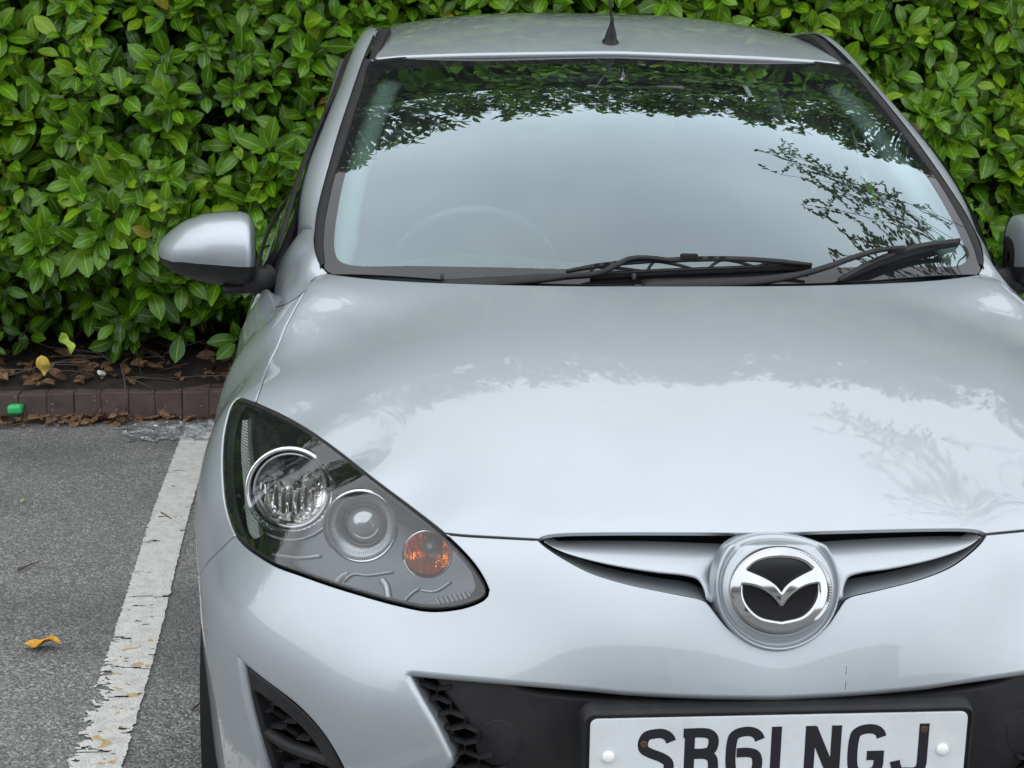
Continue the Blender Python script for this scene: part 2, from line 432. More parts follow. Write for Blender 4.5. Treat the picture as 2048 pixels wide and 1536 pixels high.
# windscreen, roof and side surfaces (half width, length, height)
def pil(y): return np.interp(y, [.95, 1.02, 1.08, 1.2, 1.3, 1.4, 1.6, 1.87, 2.0, 2.4], [.925, .967, 1.001, 1.071, 1.128, 1.182, 1.282, 1.393, 1.425, 1.46])
class PilS:
    def hit(s, px):
        D = ray_dir(px); out = []
        for d in D:
            a_, b_ = 2.5, 4.6
            for _ in range(40):
                m = (a_+b_)/2; P = CAM+d*m
                if P[2]-pil(P[1]) > 0: a_ = m
                else: b_ = m
            out.append(CAM+d*a_)
        return np.array(out)
PIL = PilS()
_wy = [.88, 1.0, 1.1, 1.2, 1.32, 1.45, 1.6, 1.78, 1.92]; _wz = [.945, 1.030, 1.102, 1.168, 1.232, 1.290, 1.346, 1.403, 1.440]
_wk = np.polyfit(_wy, _wz, 4)
def ws_pts():
    out = []
    for y in (.92, 1.0, 1.08, 1.16, 1.26, 1.36, 1.48, 1.6, 1.74, 1.88, 1.98):
        c_ = float(np.polyval(_wk, y)); ae = float(np.interp(y, [1.0, 1.3, 1.4, 1.6, 1.87, 1.98], [.668, .665, .655, .628, .575, .56])); e_ = float(pil(y)) if y > 1.02 else c_-.075
        for f in (0, .25, .5, .75, .9, 1.0, 1.12): out.append((ae*f, y, c_-(c_-e_)*f**2.0))
    return out
WS = Field(ws_pts(), (0, 1, 1.05), (1, 0, 0), (0, .9, .42), (0, -.42, .9), sym=True, lam=2e-4)
ROOF = Field([(0,1.70,1.388),(0,1.80,1.415),(0,1.95,1.447),(0,2.15,1.480),(0,2.35,1.494),(0,2.7,1.497),(0,3.1,1.475),(0,3.5,1.42),
 (.3,1.74,1.390),(.3,1.85,1.418),(.3,2.0,1.446),(.3,2.35,1.486),(.3,2.7,1.488),(.3,3.1,1.466),(.3,3.5,1.41),
 (.565,1.86,1.391),(.56,2.0,1.420),(.55,2.2,1.443),(.55,2.4,1.453),(.55,2.7,1.455),(.54,3.1,1.432),(.52,3.5,1.37)], (0, 2, 1.4), (1, 0, 0), (0, 1, 0), (0, 0, 1), sym=True, lam=3e-5)
SIDE = Field([(-a_, y, z) for a_, y, z in [(.845,1.2,.2),(.845,1.9,.2),(.845,2.6,.2),(.84,3.3,.2),(.80,3.75,.2),(.856,1.2,.45),(.862,1.9,.45),(.862,2.6,.45),(.86,3.2,.45),(.79,3.72,.45),
 (.860,1.2,.62),(.868,1.9,.62),(.868,2.6,.62),(.86,3.2,.65),(.78,3.68,.65),(.846,1.2,.80),(.858,1.9,.80),(.858,2.6,.80),(.84,3.2,.82),(.76,3.62,.82),
 (.788,1.2,.93),(.822,1.6,.93),(.83,2.0,.93),(.835,2.5,.95),(.80,3.1,.97),(.72,3.55,.97),(.70,1.22,1.12),(.745,1.5,1.12),(.76,2.0,1.10),(.76,2.5,1.11),(.73,3.1,1.12),(.66,3.5,1.12),
 (.69,1.6,1.25),(.70,2.0,1.25),(.70,2.6,1.26),(.66,3.2,1.25),(.60,3.4,1.25),(.635,1.9,1.37),(.64,2.3,1.38),(.635,2.8,1.38),(.60,3.2,1.37)]], (-.8, 2, .8), (0, 1, 0), (0, 0, 1), (-1, 0, 0), lam=2e-5)

# ---------------------------------------------------------------- car
CAR = thing('parked_car', 'silver hatchback parked nose out in front of the laurel hedge', 'car')
cowl = [(1330, 572), (1100, 571), (900, 566), (780, 560), (700, 553), (655, 547)]
hside = [(655, 547), (636, 552), (622, 562), (605, 590), (590, 618), (572, 652), (556, 690), (540, 722), (526, 760), (516, 790), (511, 806)]
ltop = [(511, 806), (560, 828), (620, 862), (680, 905), (750, 960), (820, 1013), (870, 1052), (888, 1067)]
hfront = [(888, 1067), (930, 1071), (1000, 1075), (1077, 1079)]
hslit = [(1077, 1079), (1090, 1073), (1120, 1069), (1200, 1067), (1350, 1067), (1536, 1068)]
ltip = [(888, 1067), (920, 1098), (948, 1130), (966, 1158), (976, 1180)]
lbot = [(976, 1180), (972, 1194), (950, 1207), (915, 1217), (858, 1221), (790, 1208), (725, 1190), (660, 1170), (600, 1149), (551, 1131), (515, 1110), (488, 1090), (470, 1070)]
lside = [(470, 1070), (458, 1040), (449, 1003), (445, 960), (444, 914), (447, 870), (454, 835), (462, 811), (470, 800), (479, 794)]
ltl = [(479, 794), (495, 799), (511, 806)]
slitlow = [(1077, 1079), (1092, 1092), (1125, 1114), (1180, 1143), (1250, 1165), (1330, 1182), (1392, 1194)]
slitem = [(1392, 1194), (1412, 1201), (1432, 1224), (1455, 1252), (1486, 1276), (1520, 1291), (1552, 1296)]
seam = [(470, 1070), (440, 1098), (415, 1125), (399, 1148)]
ARC = (.83, .31, .338)
def arcpt(a_deg, x=.86): a_ = math.radians(a_deg); return (-x, ARC[0]+ARC[2]*math.cos(a_), ARC[1]+ARC[2]*math.sin(a_))

g = .0036
hood = loop3(FRONT, [('px', cowl), ('px', hside), ('px', ltop), ('px', hfront), ('px', hslit)], half=True, gap=g)
panel('bonnet', FRONT, hood, mat=PAINT, parent=CAR, roll=.0018, depth=.005, cell=.018)

HOLE_low = loop3(FRONT, [('px', [(1553, 1389), (1400, 1387), (1256, 1380), (1177, 1372), (1005, 1356), (868, 1343), (832, 1339)]), ('px', [(832, 1339), (817, 1339), (808, 1347), (810, 1362)]),
    ('px', [(810, 1362), (835, 1410), (860, 1454), (900, 1536)]), ('xyz', [tuple(at(900, 1536, Y=.13)), (-.40, .13, .40), (-.37, .11, .37), (-.33, .08, .355)]), ('xyz', [(-.33, .08, .355), (-.15, .07, .35), (0, .06, .35)])], half=True)
HOLE_fog = loop3(FRONT, [('px', [(472, 1305), (500, 1330), (528, 1352), (599, 1407), (646, 1458), (677, 1505), (694, 1538)]), ('px', [(694, 1538), (706, 1580), (690, 1606), (640, 1614), (580, 1606), (540, 1585), (521, 1536)]), ('px', [(521, 1536), (505, 1480), (493, 1434), (480, 1370), (472, 1305)])])
HOLE_fogR = HOLE_fog[::-1].copy(); HOLE_fogR[:, 0] *= -1
a1 = [arcpt(x) for x in (143, 155, 170, 185, 200)]
bump = loop3(FRONT, [('px', slitem[::-1]), ('px', slitlow[::-1]), ('px', hfront[::-1]), ('px', ltip), ('px', lbot), ('px', seam), ('xyz', [tuple(at(399, 1148, Y=.62))]+a1[1:]), ('xyz', [a1[-1], (-.78, .42, .18), (-.60, .25, .17), (-.33, .20, .17), (0, .18, .17)])], half=True, gap=g)
BUMPER = panel('front_bumper', FRONT, bump, [HOLE_low, HOLE_fog, HOLE_fogR], mat=PAINT, parent=CAR, roll=.0018, depth=.03, hroll=.010, hdepth=.03, cell=.018)

pilb = [(628, 462), (627, 480), (630, 505), (638, 530), (653, 546)]
hs2 = [p for p in hside[::-1] if p[1] > 570]; row0 = [(655, 547), (636, 552), (622, 562), (600, 590), (575, 606), (552, 614)]
fen = loop3(FRONT, [('px', hs2+[(622, 562)]), ('px', row0[2:]), ('xyz', [tuple(FRONT.hit([row0[-1]])[0]), (-.80, 1.30, .93), (-.845, 1.29, .82), (-.866, 1.28, .6), (-.86, 1.28, .4), (-.845, 1.28, .2)]),
    ('xyz', [(-.845, 1.28, .2), (-.85, 1.15, .2)]), ('xyz', [(-.85, 1.15, .2)]+[arcpt(x) for x in (0, 25, 50, 75, 90, 105, 120, 132)]+[tuple(at(399, 1148, Y=.62))]), ('px', seam[::-1]), ('px', lside), ('px', ltl)], gap=g)
_sl = np.vstack([FRONT.hit(spline(L_, 6))[:-1] for L_ in ([(548, 706), (526, 760), (511, 806)], ltop, hfront)]+[FRONT.hit([hfront[-1]])])
_sl = resample(_sl, .01); mk('bonnet_gap_shade', *tube(_sl-FRONT.normals(FRONT.inv(_sl))*.0065, .0042, 6), RUBBER, CAR, mirror=True)  # black strip added under the shut line to stand for its shade
panel('front_wing', FRONT, fen, mat=PAINT, parent=CAR, roll=.003, depth=.02, cell=.02, mirror=True)
# ---------------------------------------------------------------- roof, glass, pillars
def phit(pts, n=8): return PIL.hit(spline(pts, n))
glass_out = [(1211, 106), (1050, 108), (900, 112), (800, 117), (752, 122)]
go_side = [(744, 123), (738, 128), (720, 195), (698, 268), (684, 310), (668, 360), (655, 420), (648, 459), (646, 495), (650, 520)]
go = loop3(WS, [('px', glass_out+go_side), ('xyz', [tuple(at(650, 520, Y=1.12)), (-.655, 1.10, .99), (-.64, 1.08, .98)]), ('xyz', [(-.64, 1.08, .98), (-.35, 1.0, .97), (0, .965, .965)])], half=True)
ap_px = [(1211, 127), (1000, 130), (860, 136), (800, 139), (768, 146), (752, 163), (737, 203), (716, 262), (695, 332), (678, 405), (669, 470), (669, 500), (677, 520), (700, 530), (833, 532), (1000, 535), (1130, 538), (1335, 541)]
ap = loop3(WS, [('px', ap_px)], half=True)
WSO = panel('windscreen', WS, ap, mat=WSG, parent=CAR, cell=.05, skirt=False)
panel('black_border', WS, go, [ap], mat=FRIT, parent=WSO, cell=.04, roll=.001, depth=.004, hroll=.0005, hdepth=.003)
WSI = Field.__new__(Field); WSI.__dict__.update(WS.__dict__); WSI.off = -.012

roofL = loop3(ROOF, [('px', [(1211, 102), (1050, 104), (900, 107), (800, 111), (754, 115)]), ('xyz', [tuple(at(754, 115, Y=1.865)), tuple(at(762, 88, Y=1.93)), tuple(at(772, 64, Y=2.03)), (-.528, 2.2, 1.45), (-.522, 2.5, 1.45), (-.515, 2.9, 1.44), (-.49, 3.35, 1.38)]), ('xyz', [(-.49, 3.35, 1.38), (-.25, 3.42, 1.42), (0, 3.45, 1.43)])], half=True)
panel('roof', ROOF, roofL, mat=PAINT, parent=CAR, roll=.007, depth=.01, cell=.05)
inn_px = [((629, 459), None), ((633, 425), None), ((645, 375), None), ((660, 320), None), ((675, 268), None), ((700, 192), None), ((726, 117), None)]
inn = np.vstack([PIL.hit([p for p, _ in inn_px]), [at(742, 80, Y=1.97), at(752, 58, Y=2.08), (-.556, 2.3, 1.447), (-.552, 2.6, 1.450), (-.545, 3.0, 1.432), (-.52, 3.35, 1.365)]])
outp = np.array([at(594, 472, Y=1.33), at(598, 405, Y=1.40), at(611, 344, Y=1.50), at(640, 270, Y=1.66), at(657, 229, Y=1.75), at(676, 185, Y=1.86), at(690, 145, Y=1.95), at(704, 108, Y=2.04), at(717, 85, Y=2.15), at(733, 67, Y=2.32), (-.600, 2.6, 1.415), (-.585, 3.0, 1.395), (-.56, 3.35, 1.33)])
innS = resample(spline(inn, 8), n=90); outS = resample(spline(outp, 8), n=90)
# match stations along the length of the car
def byY(L, ys): return np.stack([np.interp(ys, L[:, 1], L[:, k]) for k in range(3)], 1)
ys = np.linspace(0, 1, 91)
yi = innS[0, 1]+(innS[-1, 1]-innS[0, 1])*ys; yo = outS[0, 1]+(outS[-1, 1]-outS[0, 1])*ys
A_ = byY(innS, yi); O_ = byY(outS, yo)
def bez(A, O, n_, bul, tail=None, k=10):
    V = []
    bl = np.broadcast_to(np.asarray(bul, float), (len(A),))
    for a_, o_, bu in zip(A, O, bl):
        mid = (a_+o_)/2+n_*bu
        for s in np.linspace(0, 1, k): V.append((1-s)**2*a_+2*s*(1-s)*mid+s*s*o_)
        for tl in (tail or []): V.append(o_+np.array(tl))
    return np.array(V), grid_faces(len(A), k+len(tail or []))
wi = resample(spline(PIL.hit([(654, 547), (640, 532), (631, 510), (627, 485), (629, 459)]), 6), n=20)
wo = resample(spline([FRONT.hit([row0[-1]])[0], at(549, 580, Y=1.30), at(556, 540, Y=1.31), at(570, 505, Y=1.33), at(594, 472, Y=1.33)], 6), n=20)
r0 = resample(FRONT.hit(spline(row0, 5)), n=16); V = []
for ti_, (a_, b_) in enumerate(zip(wi, wo)):
    t_ = ti_/20
    for si in range(17):
        s_ = si/16
        def rl(a_, b_): m_ = (a_+b_)/2+unit(V3(-.55, -.35, .75))*.016; return (1-s_)**2*a_+2*s_*(1-s_)*m_+s_*s_*b_
        V.append(rl(a_, b_)+(1-t_)**1.7*(r0[si]-rl(wi[0], wo[0])))
WT = mk('wing_shoulder', np.array(V), grid_faces(21, 17), PAINT, CAR, mirror=True)
nn_ = unit(V3(-.55, -.35, .75))
V, F = bez(A_, O_, nn_, np.interp(ys, [0, .12], [.016, .030]), [(.004, .012, -.006), (.015, .02, -.012), (.03, .022, -.02)])
F.append(tuple(range(13))); PILL = mk('windscreen_pillar', V, F, PAINT, CAR, mirror=True)
# rubber moulding beside the windscreen
gl = PIL.hit([(650, 528)]+go_side[::-1]); gl = resample(spline(gl, 6), n=60)
il = np.vstack([PIL.hit([(640, 536), (630, 500)]), inn[:7]]); il = resample(spline(il, 6), n=60)
V, F = bez(il+V3(.000, 0, -.003), gl+V3(.002, 0, .001), unit(V3(-.2, -.4, .8)), .010, [(.0, 0, -.006)], 6)
mk('windscreen_moulding', V, F, RUBBER, CAR, mirror=True)
hd = resample(spline(WS.hit(glass_out), 8), n=40); hd = np.vstack([hd[::-1], (hd*[-1, 1, 1])[1:]])
mk('windscreen_seal', *tube(hd+V3(0, .004, .000), .0035, 6), RUBBER, CAR)
# black moulding in the roof gutter
a_ = np.vstack([[at(738, 116, Y=1.85), at(754, 60, Y=2.07)], [(-.552, 2.3, 1.444), (-.548, 2.6, 1.447), (-.541, 3.0, 1.43), (-.516, 3.33, 1.363)]]); b_ = np.vstack([[at(755, 117, Y=1.86), at(776, 58, Y=2.05)], [(-.524, 2.3, 1.446), (-.519, 2.6, 1.449), (-.512, 3.0, 1.434), (-.49, 3.33, 1.375)]])
V, F = bez(resample(spline(a_, 8), n=50)-V3(0, 0, .004), resample(spline(b_, 8), n=50)-V3(0, 0, .005), V3(0, 0, 1), .006, [(0, 0, -.01)], 6)
mk('roof_moulding', V, F, BLACK, CAR, mirror=True)
# window frame behind the pillar, mirror base
fr = np.array([at(527, 628, Y=1.34), at(543, 585, Y=1.335), at(553, 545, Y=1.345), at(570, 490, Y=1.37), at(592, 420, Y=1.43), at(608, 362, Y=1.51), at(628, 306, Y=1.61), at(648, 262, Y=1.71), at(674, 203, Y=1.86), at(690, 160, Y=1.98), (-.628, 2.2, 1.375), (-.62, 2.6, 1.38), (-.60, 3.1, 1.36)])
frs = resample(spline(fr, 8), n=100)
mk('door_window_frame', *tube(frs, [(.016, .022)]*101, 8, up=(1, 0, .3)), BLACK, CAR, mirror=True)

# ---------------------------------------------------------------- doors, side glass, tail
def sx(pts): return ('xyz', [(-.8, y, z) for y, z in pts])
fd = loop3(SIDE, [sx([(1.30, .93), (1.305, .82), (1.30, .6), (1.295, .4), (1.29, .22)]), sx([(1.29, .22), (2.28, .22)]), sx([(2.28, .22), (2.28, .6), (2.28, .955)]), sx([(2.28, .955), (1.8, .95), (1.30, .93)])], step=.02, gap=.002)
FD = panel('front_door', SIDE, fd, mat=PAINT, parent=CAR, cell=.05, mirror=True)
rd = loop3(SIDE, [sx([(2.28, .955), (2.28, .6), (2.28, .22)]), sx([(2.28, .22), (3.0, .22), (3.68, .24)]), sx([(3.68, .24), (3.66, .6), (3.60, .82), (3.50, 1.05), (3.38, 1.33)]), sx([(3.38, 1.33), (3.25, 1.345)]), sx([(3.25, 1.345), (3.1, 1.0), (2.7, .965), (2.28, .955)])], step=.02, gap=.002)
panel('rear_quarter', SIDE, rd, mat=PAINT, parent=CAR, cell=.05, mirror=True)
def glassloop(pts): return loop3(SIDE, [sx(pts[:2]), sx(pts[1:3]), sx(pts[2:4]), sx(pts[3:]+pts[:1])], step=.02)
SIDEI = Field.__new__(Field); SIDEI.__dict__.update(SIDE.__dict__); SIDEI.off = -.008
panel('side_window', SIDEI, loop3(SIDEI, [sx([(1.32, .95), (2.24, .965)]), sx([(2.24, .965), (2.24, 1.365)]), sx([(2.24, 1.365), (2.0, 1.36), (1.75, 1.30), (1.5, 1.19), (1.32, 1.08)]), sx([(1.32, 1.08), (1.32, .95)])], step=.02), mat=SIDEG, parent=CAR, cell=.06, mirror=True, skirt=False)
panel('side_window', SIDEI, loop3(SIDEI, [sx([(2.31, .97), (3.08, 1.0)]), sx([(3.08, 1.0), (3.23, 1.34)]), sx([(3.23, 1.34), (2.31, 1.37)]), sx([(2.31, 1.37), (2.31, .97)])], step=.02), mat=SIDEG, parent=CAR, cell=.06, mirror=True, skirt=False)
V, F = box((-.705, 2.275, 1.16), (.05, .07, .44), rot=Matrix.Rotation(math.radians(18), 3, 'Y'), bev=.008); mk('middle_pillar', V, F, GLOSSB, CAR, mirror=True)
V, F = tube(resample(spline([(-.812, 1.30, .94), (-.832, 1.8, .955), (-.835, 2.3, .962), (-.80, 3.08, .985)], 8), n=40), [(.004, .008)]*41, 8); mk('belt_strip', V, F, BLACK, CAR, mirror=True)
TAIL = Field([(0, 3.80, .2), (0, 3.84, .5), (0, 3.82, .8), (0, 3.72, 1.0), (0, 3.56, 1.25), (0, 3.45, 1.42), (.45, 3.78, .2), (.45, 3.82, .5), (.45, 3.78, .8), (.45, 3.68, 1.0), (.42, 3.52, 1.25), (.35, 3.43, 1.41), (.78, 3.68, .2), (.77, 3.68, .6), (.74, 3.6, .85), (.66, 3.5, 1.08), (.57, 3.38, 1.33)], (0, 3.7, .8), (1, 0, 0), (0, 0, 1), (0, 1, 0), sym=True)
tl_ = loop3(TAIL, [('xyz', [(0, 3.5, 1.42), (-.3, 3.5, 1.41), (-.50, 3.4, 1.36)]), ('xyz', [(-.50, 3.4, 1.36), (-.57, 3.4, 1.32), (-.66, 3.5, 1.08), (-.74, 3.6, .85), (-.775, 3.7, .6), (-.78, 3.7, .22)]), ('xyz', [(-.78, 3.7, .22), (0, 3.8, .2)])], step=.02, half=True)
rw = loop3(TAIL, [('xyz', [(0, 3.5, 1.37), (-.3, 3.5, 1.36), (-.47, 3.4, 1.32)]), ('xyz', [(-.47, 3.4, 1.32), (-.58, 3.6, 1.08)]), ('xyz', [(-.58, 3.6, 1.08), (-.3, 3.7, 1.05), (0, 3.7, 1.045)])], step=.02, half=True)
panel('tailgate', TAIL, tl_, [rw], mat=PAINT, parent=CAR, cell=.06)
panel('rear_window', TAIL, rw, mat=make_glass('rear window glass', (.30, .34, .33), 1.9, .02), parent=CAR, cell=.06, skirt=False)

# ---------------------------------------------------------------- interior
TRIM = principled('pale grey pillar trim', (.36, .41, .38), .8); CLOTH = plastic('dark seat cloth', (.035, .037, .042), .9, 700., .3, .1)
DASH = plastic('dark dashboard', (.045, .05, .055), .6, 700., .4, .3); LIN = principled('pale headlining', (.20, .22, .21), .9)
RI = Field.__new__(Field); RI.__dict__.update(ROOF.__dict__); RI.off = -.035
panel('headlining', RI, loop3(RI, [('xyz', [(0, 1.72, 1.4), (-.52, 1.90, 1.4)]), ('xyz', [(-.52, 1.90, 1.4), (-.52, 2.5, 1.4), (-.47, 3.3, 1.4)]), ('xyz', [(-.47, 3.3, 1.4), (0, 3.4, 1.4)])], step=.03, half=True), mat=LIN, parent=CAR, cell=.1, skirt=False)
# pillar trims seen just inside the glass
ti = resample(spline(PIL.hit([(674, 545), (671, 490), (674, 430), (690, 350), (712, 275), (738, 205), (765, 150)]), 6), n=40)+V3(.006, .03, -.022)
mk('pillar_trim', *tube(ti, [(.040*min(1, (k+3)/9), .018) for k in range(41)], 12, up=(0, -.42, .9)), TRIM, CAR, mirror=True)
hv = np.array([WS.ev(WS.inv(np.array([[x, 1.74+.10*(x/.56)**2, 1.39]])))[0]+V3(0, .035, -.028) for x in np.linspace(-.54, .54, 30)])
mk('header_trim', *tube(hv, [(.045, .014)]*30, 10, up=(0, -.42, .9)), principled('header trim', (.16, .18, .17), .8), CAR)
def dsh(x, y): return .965+.035*math.exp(-((x+.36)/.2)**2)*math.exp(-((y-1.36)/.10)**2)-.30*max(0, y-1.42)-.02*(x*1.2)**2
gx = np.linspace(-.70, .70, 50); gy_ = np.linspace(.98, 1.52, 24)
V = [(x*(1 if y > 1.1 else .95), y, dsh(x, y)+(.035 if y < 1.0 else 0)*0) for x in gx for y in gy_]
V += [(x, 1.56, .60) for x in gx]; F = grid_faces(50, 24)+[(i*24+23, (i+1)*24+23, 1200+i+1, 1200+i) for i in range(49)]
mk('dashboard', V, F, DASH, CAR)
for x0, x1 in ((-.62, -.30), (.06, .5)):
    V, F = box(((x0+x1)/2, 1.055, dsh((x0+x1)/2, 1.06)+.004), (x1-x0, .02, .008), bev=.003); mk('demister_vent', V, F, TRIM, CAR)
# steering wheel
sw = at(965, 470, Y=1.62); sw[0] = -.34; R_ = Matrix.Rotation(math.radians(-62), 3, 'X')
ring = np.array([Vector((sw[0], 1.60, .905))+R_ @ Vector((.185*math.cos(a_), .185*math.sin(a_), 0)) for a_ in np.linspace(0, 2*math.pi, 49)])
SWH = mk('steering_wheel', *join(tube(ring, .0155, 10, cap=False), *[tube([np.array((sw[0], 1.60, .905)), ring[k]], .014, 8) for k in (0, 24, 36)], box((sw[0], 1.60, .905), (.12, .10, .04), rot=R_, bev=.015)), principled('worn leather wheel rim', (.07, .073, .078), .35), CAR)
def seat(cx):
    P_ = []; rot = Matrix.Rotation(math.radians(-14), 3, 'X')
    P_.append(box((cx, 2.14, .80), (.47, .13, .62), rot=rot, bev=.055, seg=4)); P_.append(box((cx, 1.92, .50), (.47, .48, .15), bev=.05, seg=4))
    s = mk('front_seat', *join(*P_), CLOTH, CAR)
    mk('headrest', *join(box((cx, 2.24, 1.20), (.26, .10, .17), rot=rot, bev=.045, seg=4), tube([(cx-.05, 2.2, 1.05), (cx-.05, 2.23, 1.15)], .006, 6), tube([(cx+.05, 2.2, 1.05), (cx+.05, 2.23, 1.15)], .006, 6)), CLOTH, s)
seat(-.36); seat(.36)
V, F = box((0, 3.0, .82), (1.2, .14, .55), rot=Matrix.Rotation(math.radians(-18), 3, 'X'), bev=.05, seg=3); mk('rear_seat', V, F, CLOTH, CAR)
V, F = box((0, 2.3, .30), (1.5, 2.6, .04)); mk('cabin_floor', V, F, DARK, CAR)
SI = Field.__new__(Field); SI.__dict__.update(SIDE.__dict__); SI.off = -.06
panel('door_lining', SI, loop3(SI, [sx([(1.2, .25), (3.3, .25)]), sx([(3.3, .25), (3.2, .95)]), sx([(3.2, .95), (1.2, .92)]), sx([(1.2, .92), (1.2, .25)])], step=.03), mat=DASH, parent=CAR, cell=.1, mirror=True, skirt=False)
# seat belts and pale rear pillar trims on the far side
for y0, x0 in ((2.30, .66), (2.62, .64)):
    V, F = box((x0-.02, y0+.02, 1.14), (.05, .075, .46), rot=Matrix.Rotation(math.radians(-19), 3, 'Y'), bev=.012); mk('pillar_trim', V, F, TRIM, CAR, mirror=True)
bb = [at(1594, 165, Y=3.15), at(1625, 250, Y=3.2), at(1655, 340, Y=3.25), at(1668, 412, Y=3.28)]; mk('rear_pillar_trim', *tube(spline(bb, 5), [(.028, .008)]*16, 8, up=(0, 1, 0)), principled('white pillar trim', (.75, .77, .74), .7), CAR)
bb = [at(1665, 215, Y=2.75), at(1692, 300, Y=2.8), at(1714, 418, Y=2.85)]; mk('seat_belt', *tube(spline(bb, 5), [(.009, .004)]*11, 6, up=(0, 1, 0)), TRIM, CAR)
# interior mirror
V, F = box((.02, 1.60, 1.315), (.23, .022, .06), rot=Matrix.Rotation(math.radians(18), 3, 'X'), bev=.01, seg=3); V2, F2 = tube([(.0, 1.62, 1.33), (0, 1.66, 1.375)], .009, 8)
mk('interior_mirror', *join((V, F), (V2, F2)), GLOSSB, CAR)

# ---------------------------------------------------------------- door mirrors
def lerp(x, xs, ys_): return float(np.interp(x, xs, ys_))
topX = [315, 318, 324, 339, 368, 406, 444, 482, 497, 504, 509, 511]; topY = [500, 488, 478, 462, 441, 427, 422.5, 422, 427, 436, 452, 470]
botX = [315, 318, 324, 345, 397, 444, 480, 500, 509, 511]; botY = [503, 517, 527, 545, 562, 570, 574, 572, 560, 548]
xs_ = np.r_[315.5, 317, 320, 325, 333, np.linspace(345, 490, 16), 497, 502, 506, 509, 510.8]
V = []; nph = 25
for x in xs_:
    yt, yb = lerp(x, topX, topY), lerp(x, botX, botY); s = (x-315)/196.
    yr = 1.375+.0*s; dep = .155*math.sqrt(max(1-(max(0, (.72-s))/.72)**2.2, 0))*(1 if s < .93 else math.sqrt(max(1-((s-.93)/.072)**2, .25))); yc = (yt+yb)/2+6
    for k in range(nph):
        ph = math.pi*(k/(nph-1)-.5); c_ = max(math.cos(ph), 0)**.80; s_ = math.sin(ph)
        py = yc-(yc-yt)*abs(s_)**.9 if s_ > 0 else yc+(yb-yc)*abs(s_)**.9
        V.append(at(x, py, Y=yr-dep*c_))
V = np.array(V); F = grid_faces(len(xs_), nph)
cut = 9
MIR = mk('door_mirror', V, [f for f in F if f[0] % nph < cut], BLACK, CAR, mirror=True)
mk('painted_cap', V+V3(0, -.0035, 0), [tuple(reversed(f)) for f in F if f[0] % nph >= cut], PAINT, MIR, mirror=True)
k_ = len(xs_)-1; mk('cap_end', np.vstack([V[k_*nph:(k_+1)*nph], V[k_*nph:(k_+1)*nph].mean(0)[None]+V3(.004, -.01, 0)]), [(nph, i, i+1) for i in range(nph-1)], BLACK, MIR, mirror=True)
ctr = V.mean(0); edge = np.array([V[i*nph+k] for i in range(len(xs_)) for k in (0,)]+[V[i*nph+nph-1] for i in range(len(xs_))][::-1])
mg = edge*[1, 0, 1]+V3(0, 1.378, 0); cc = mg.mean(0); mgi = cc+(mg-cc)*.93+V3(0, -.012, 0)
n_ = len(mg); mk('mirror_rim', np.vstack([edge, mg, mgi]), [(i, (i+1) % n_, n_+(i+1) % n_, n_+i) for i in range(n_)]+[(n_+i, n_+(i+1) % n_, 2*n_+(i+1) % n_, 2*n_+i) for i in range(n_)], BLACK, MIR, mirror=True)
mk('mirror_glass', mgi, [tuple(range(n_))], principled('mirror glass', (.85, .87, .88), .02, 1.), MIR, mirror=True, smooth=False)
# inner black edge beside the cap and the arm
arm = [at(505, 560, Y=1.33), at(520, 563, Y=1.32), at(533, 560, Y=1.33), at(546, 552, Y=1.34)]
V1 = tube(spline(arm, 5), [(.032, .030)]*16, 12, up=(0, 0, 1))
sail = [at(518, 545, Y=1.36), at(542, 505, Y=1.365), at(560, 488, Y=1.37), at(555, 540, Y=1.345), at(546, 580, Y=1.335), at(528, 628, Y=1.34), at(522, 634, Y=1.35), at(524, 600, Y=1.36)]
sc = np.mean(sail, 0)+V3(-.008, -.006, 0)
Vs = np.array(sail+[sc]+[p+V3(.03, .03, 0) for p in sail]); Fs = [(i, (i+1) % 8, 8) for i in range(8)]+[((i+1) % 8, i, 9+i, 9+(i+1) % 8) for i in range(8)]
lw = [at(447, 578, Y=1.33), at(492, 576, Y=1.33), at(518, 580, Y=1.325), at(530, 600, Y=1.31)]
V3_, F3_ = tube(spline(lw, 5), [(.016, .012)]*8+[(.016, .016)]*8, 10)
mk('mirror_arm', *join(V1, (V3_, F3_)), BLACK, MIR, mirror=True)
mk('mirror_base', Vs, Fs, BLACK, MIR, mirror=True, smooth=False)

# ---------------------------------------------------------------- aerial
ab = at(1221, 84, Y=1.87); an = ROOF.ev(ROOF.inv(ab[None]))[0]
def lathe(prof, n=20, ax='Z', sx=1., sy=1.):
    V = []
    for r, z in prof:
        for k in range(n): V.append((r*math.cos(2*math.pi*k/n)*sx, r*math.sin(2*math.pi*k/n)*sy, z))
    return np.array(V), [tuple(reversed(f)) for f in [(i*n+k, i*n+(k+1) % n, (i+1)*n+(k+1) % n, (i+1)*n+k) for i in range(len(prof)-1) for k in range(n)]]
V, F = lathe([(0, -.004), (.017, -.004), (.0175, .002), (.0155, .005), (.013, .008), (.0115, .016), (.009, .027), (.0055, .036), (.004, .045), (.0036, .055), (0, .055)], 20, sy=1.35)
Rt = np.array(Matrix.Rotation(math.radians(20), 3, 'X')); V = (V*1.15) @ Rt.T+an
AER = mk('aerial', V, F, BLACK, CAR)
rodd = unit(V3(-.03, .55, .8));
mk('aerial_rod', *tube([an+Rt @ V3(0, 0, .05), an+Rt @ V3(0, 0, .05)+rodd*.30], [.0036, .0026], 8), BLACK, AER)

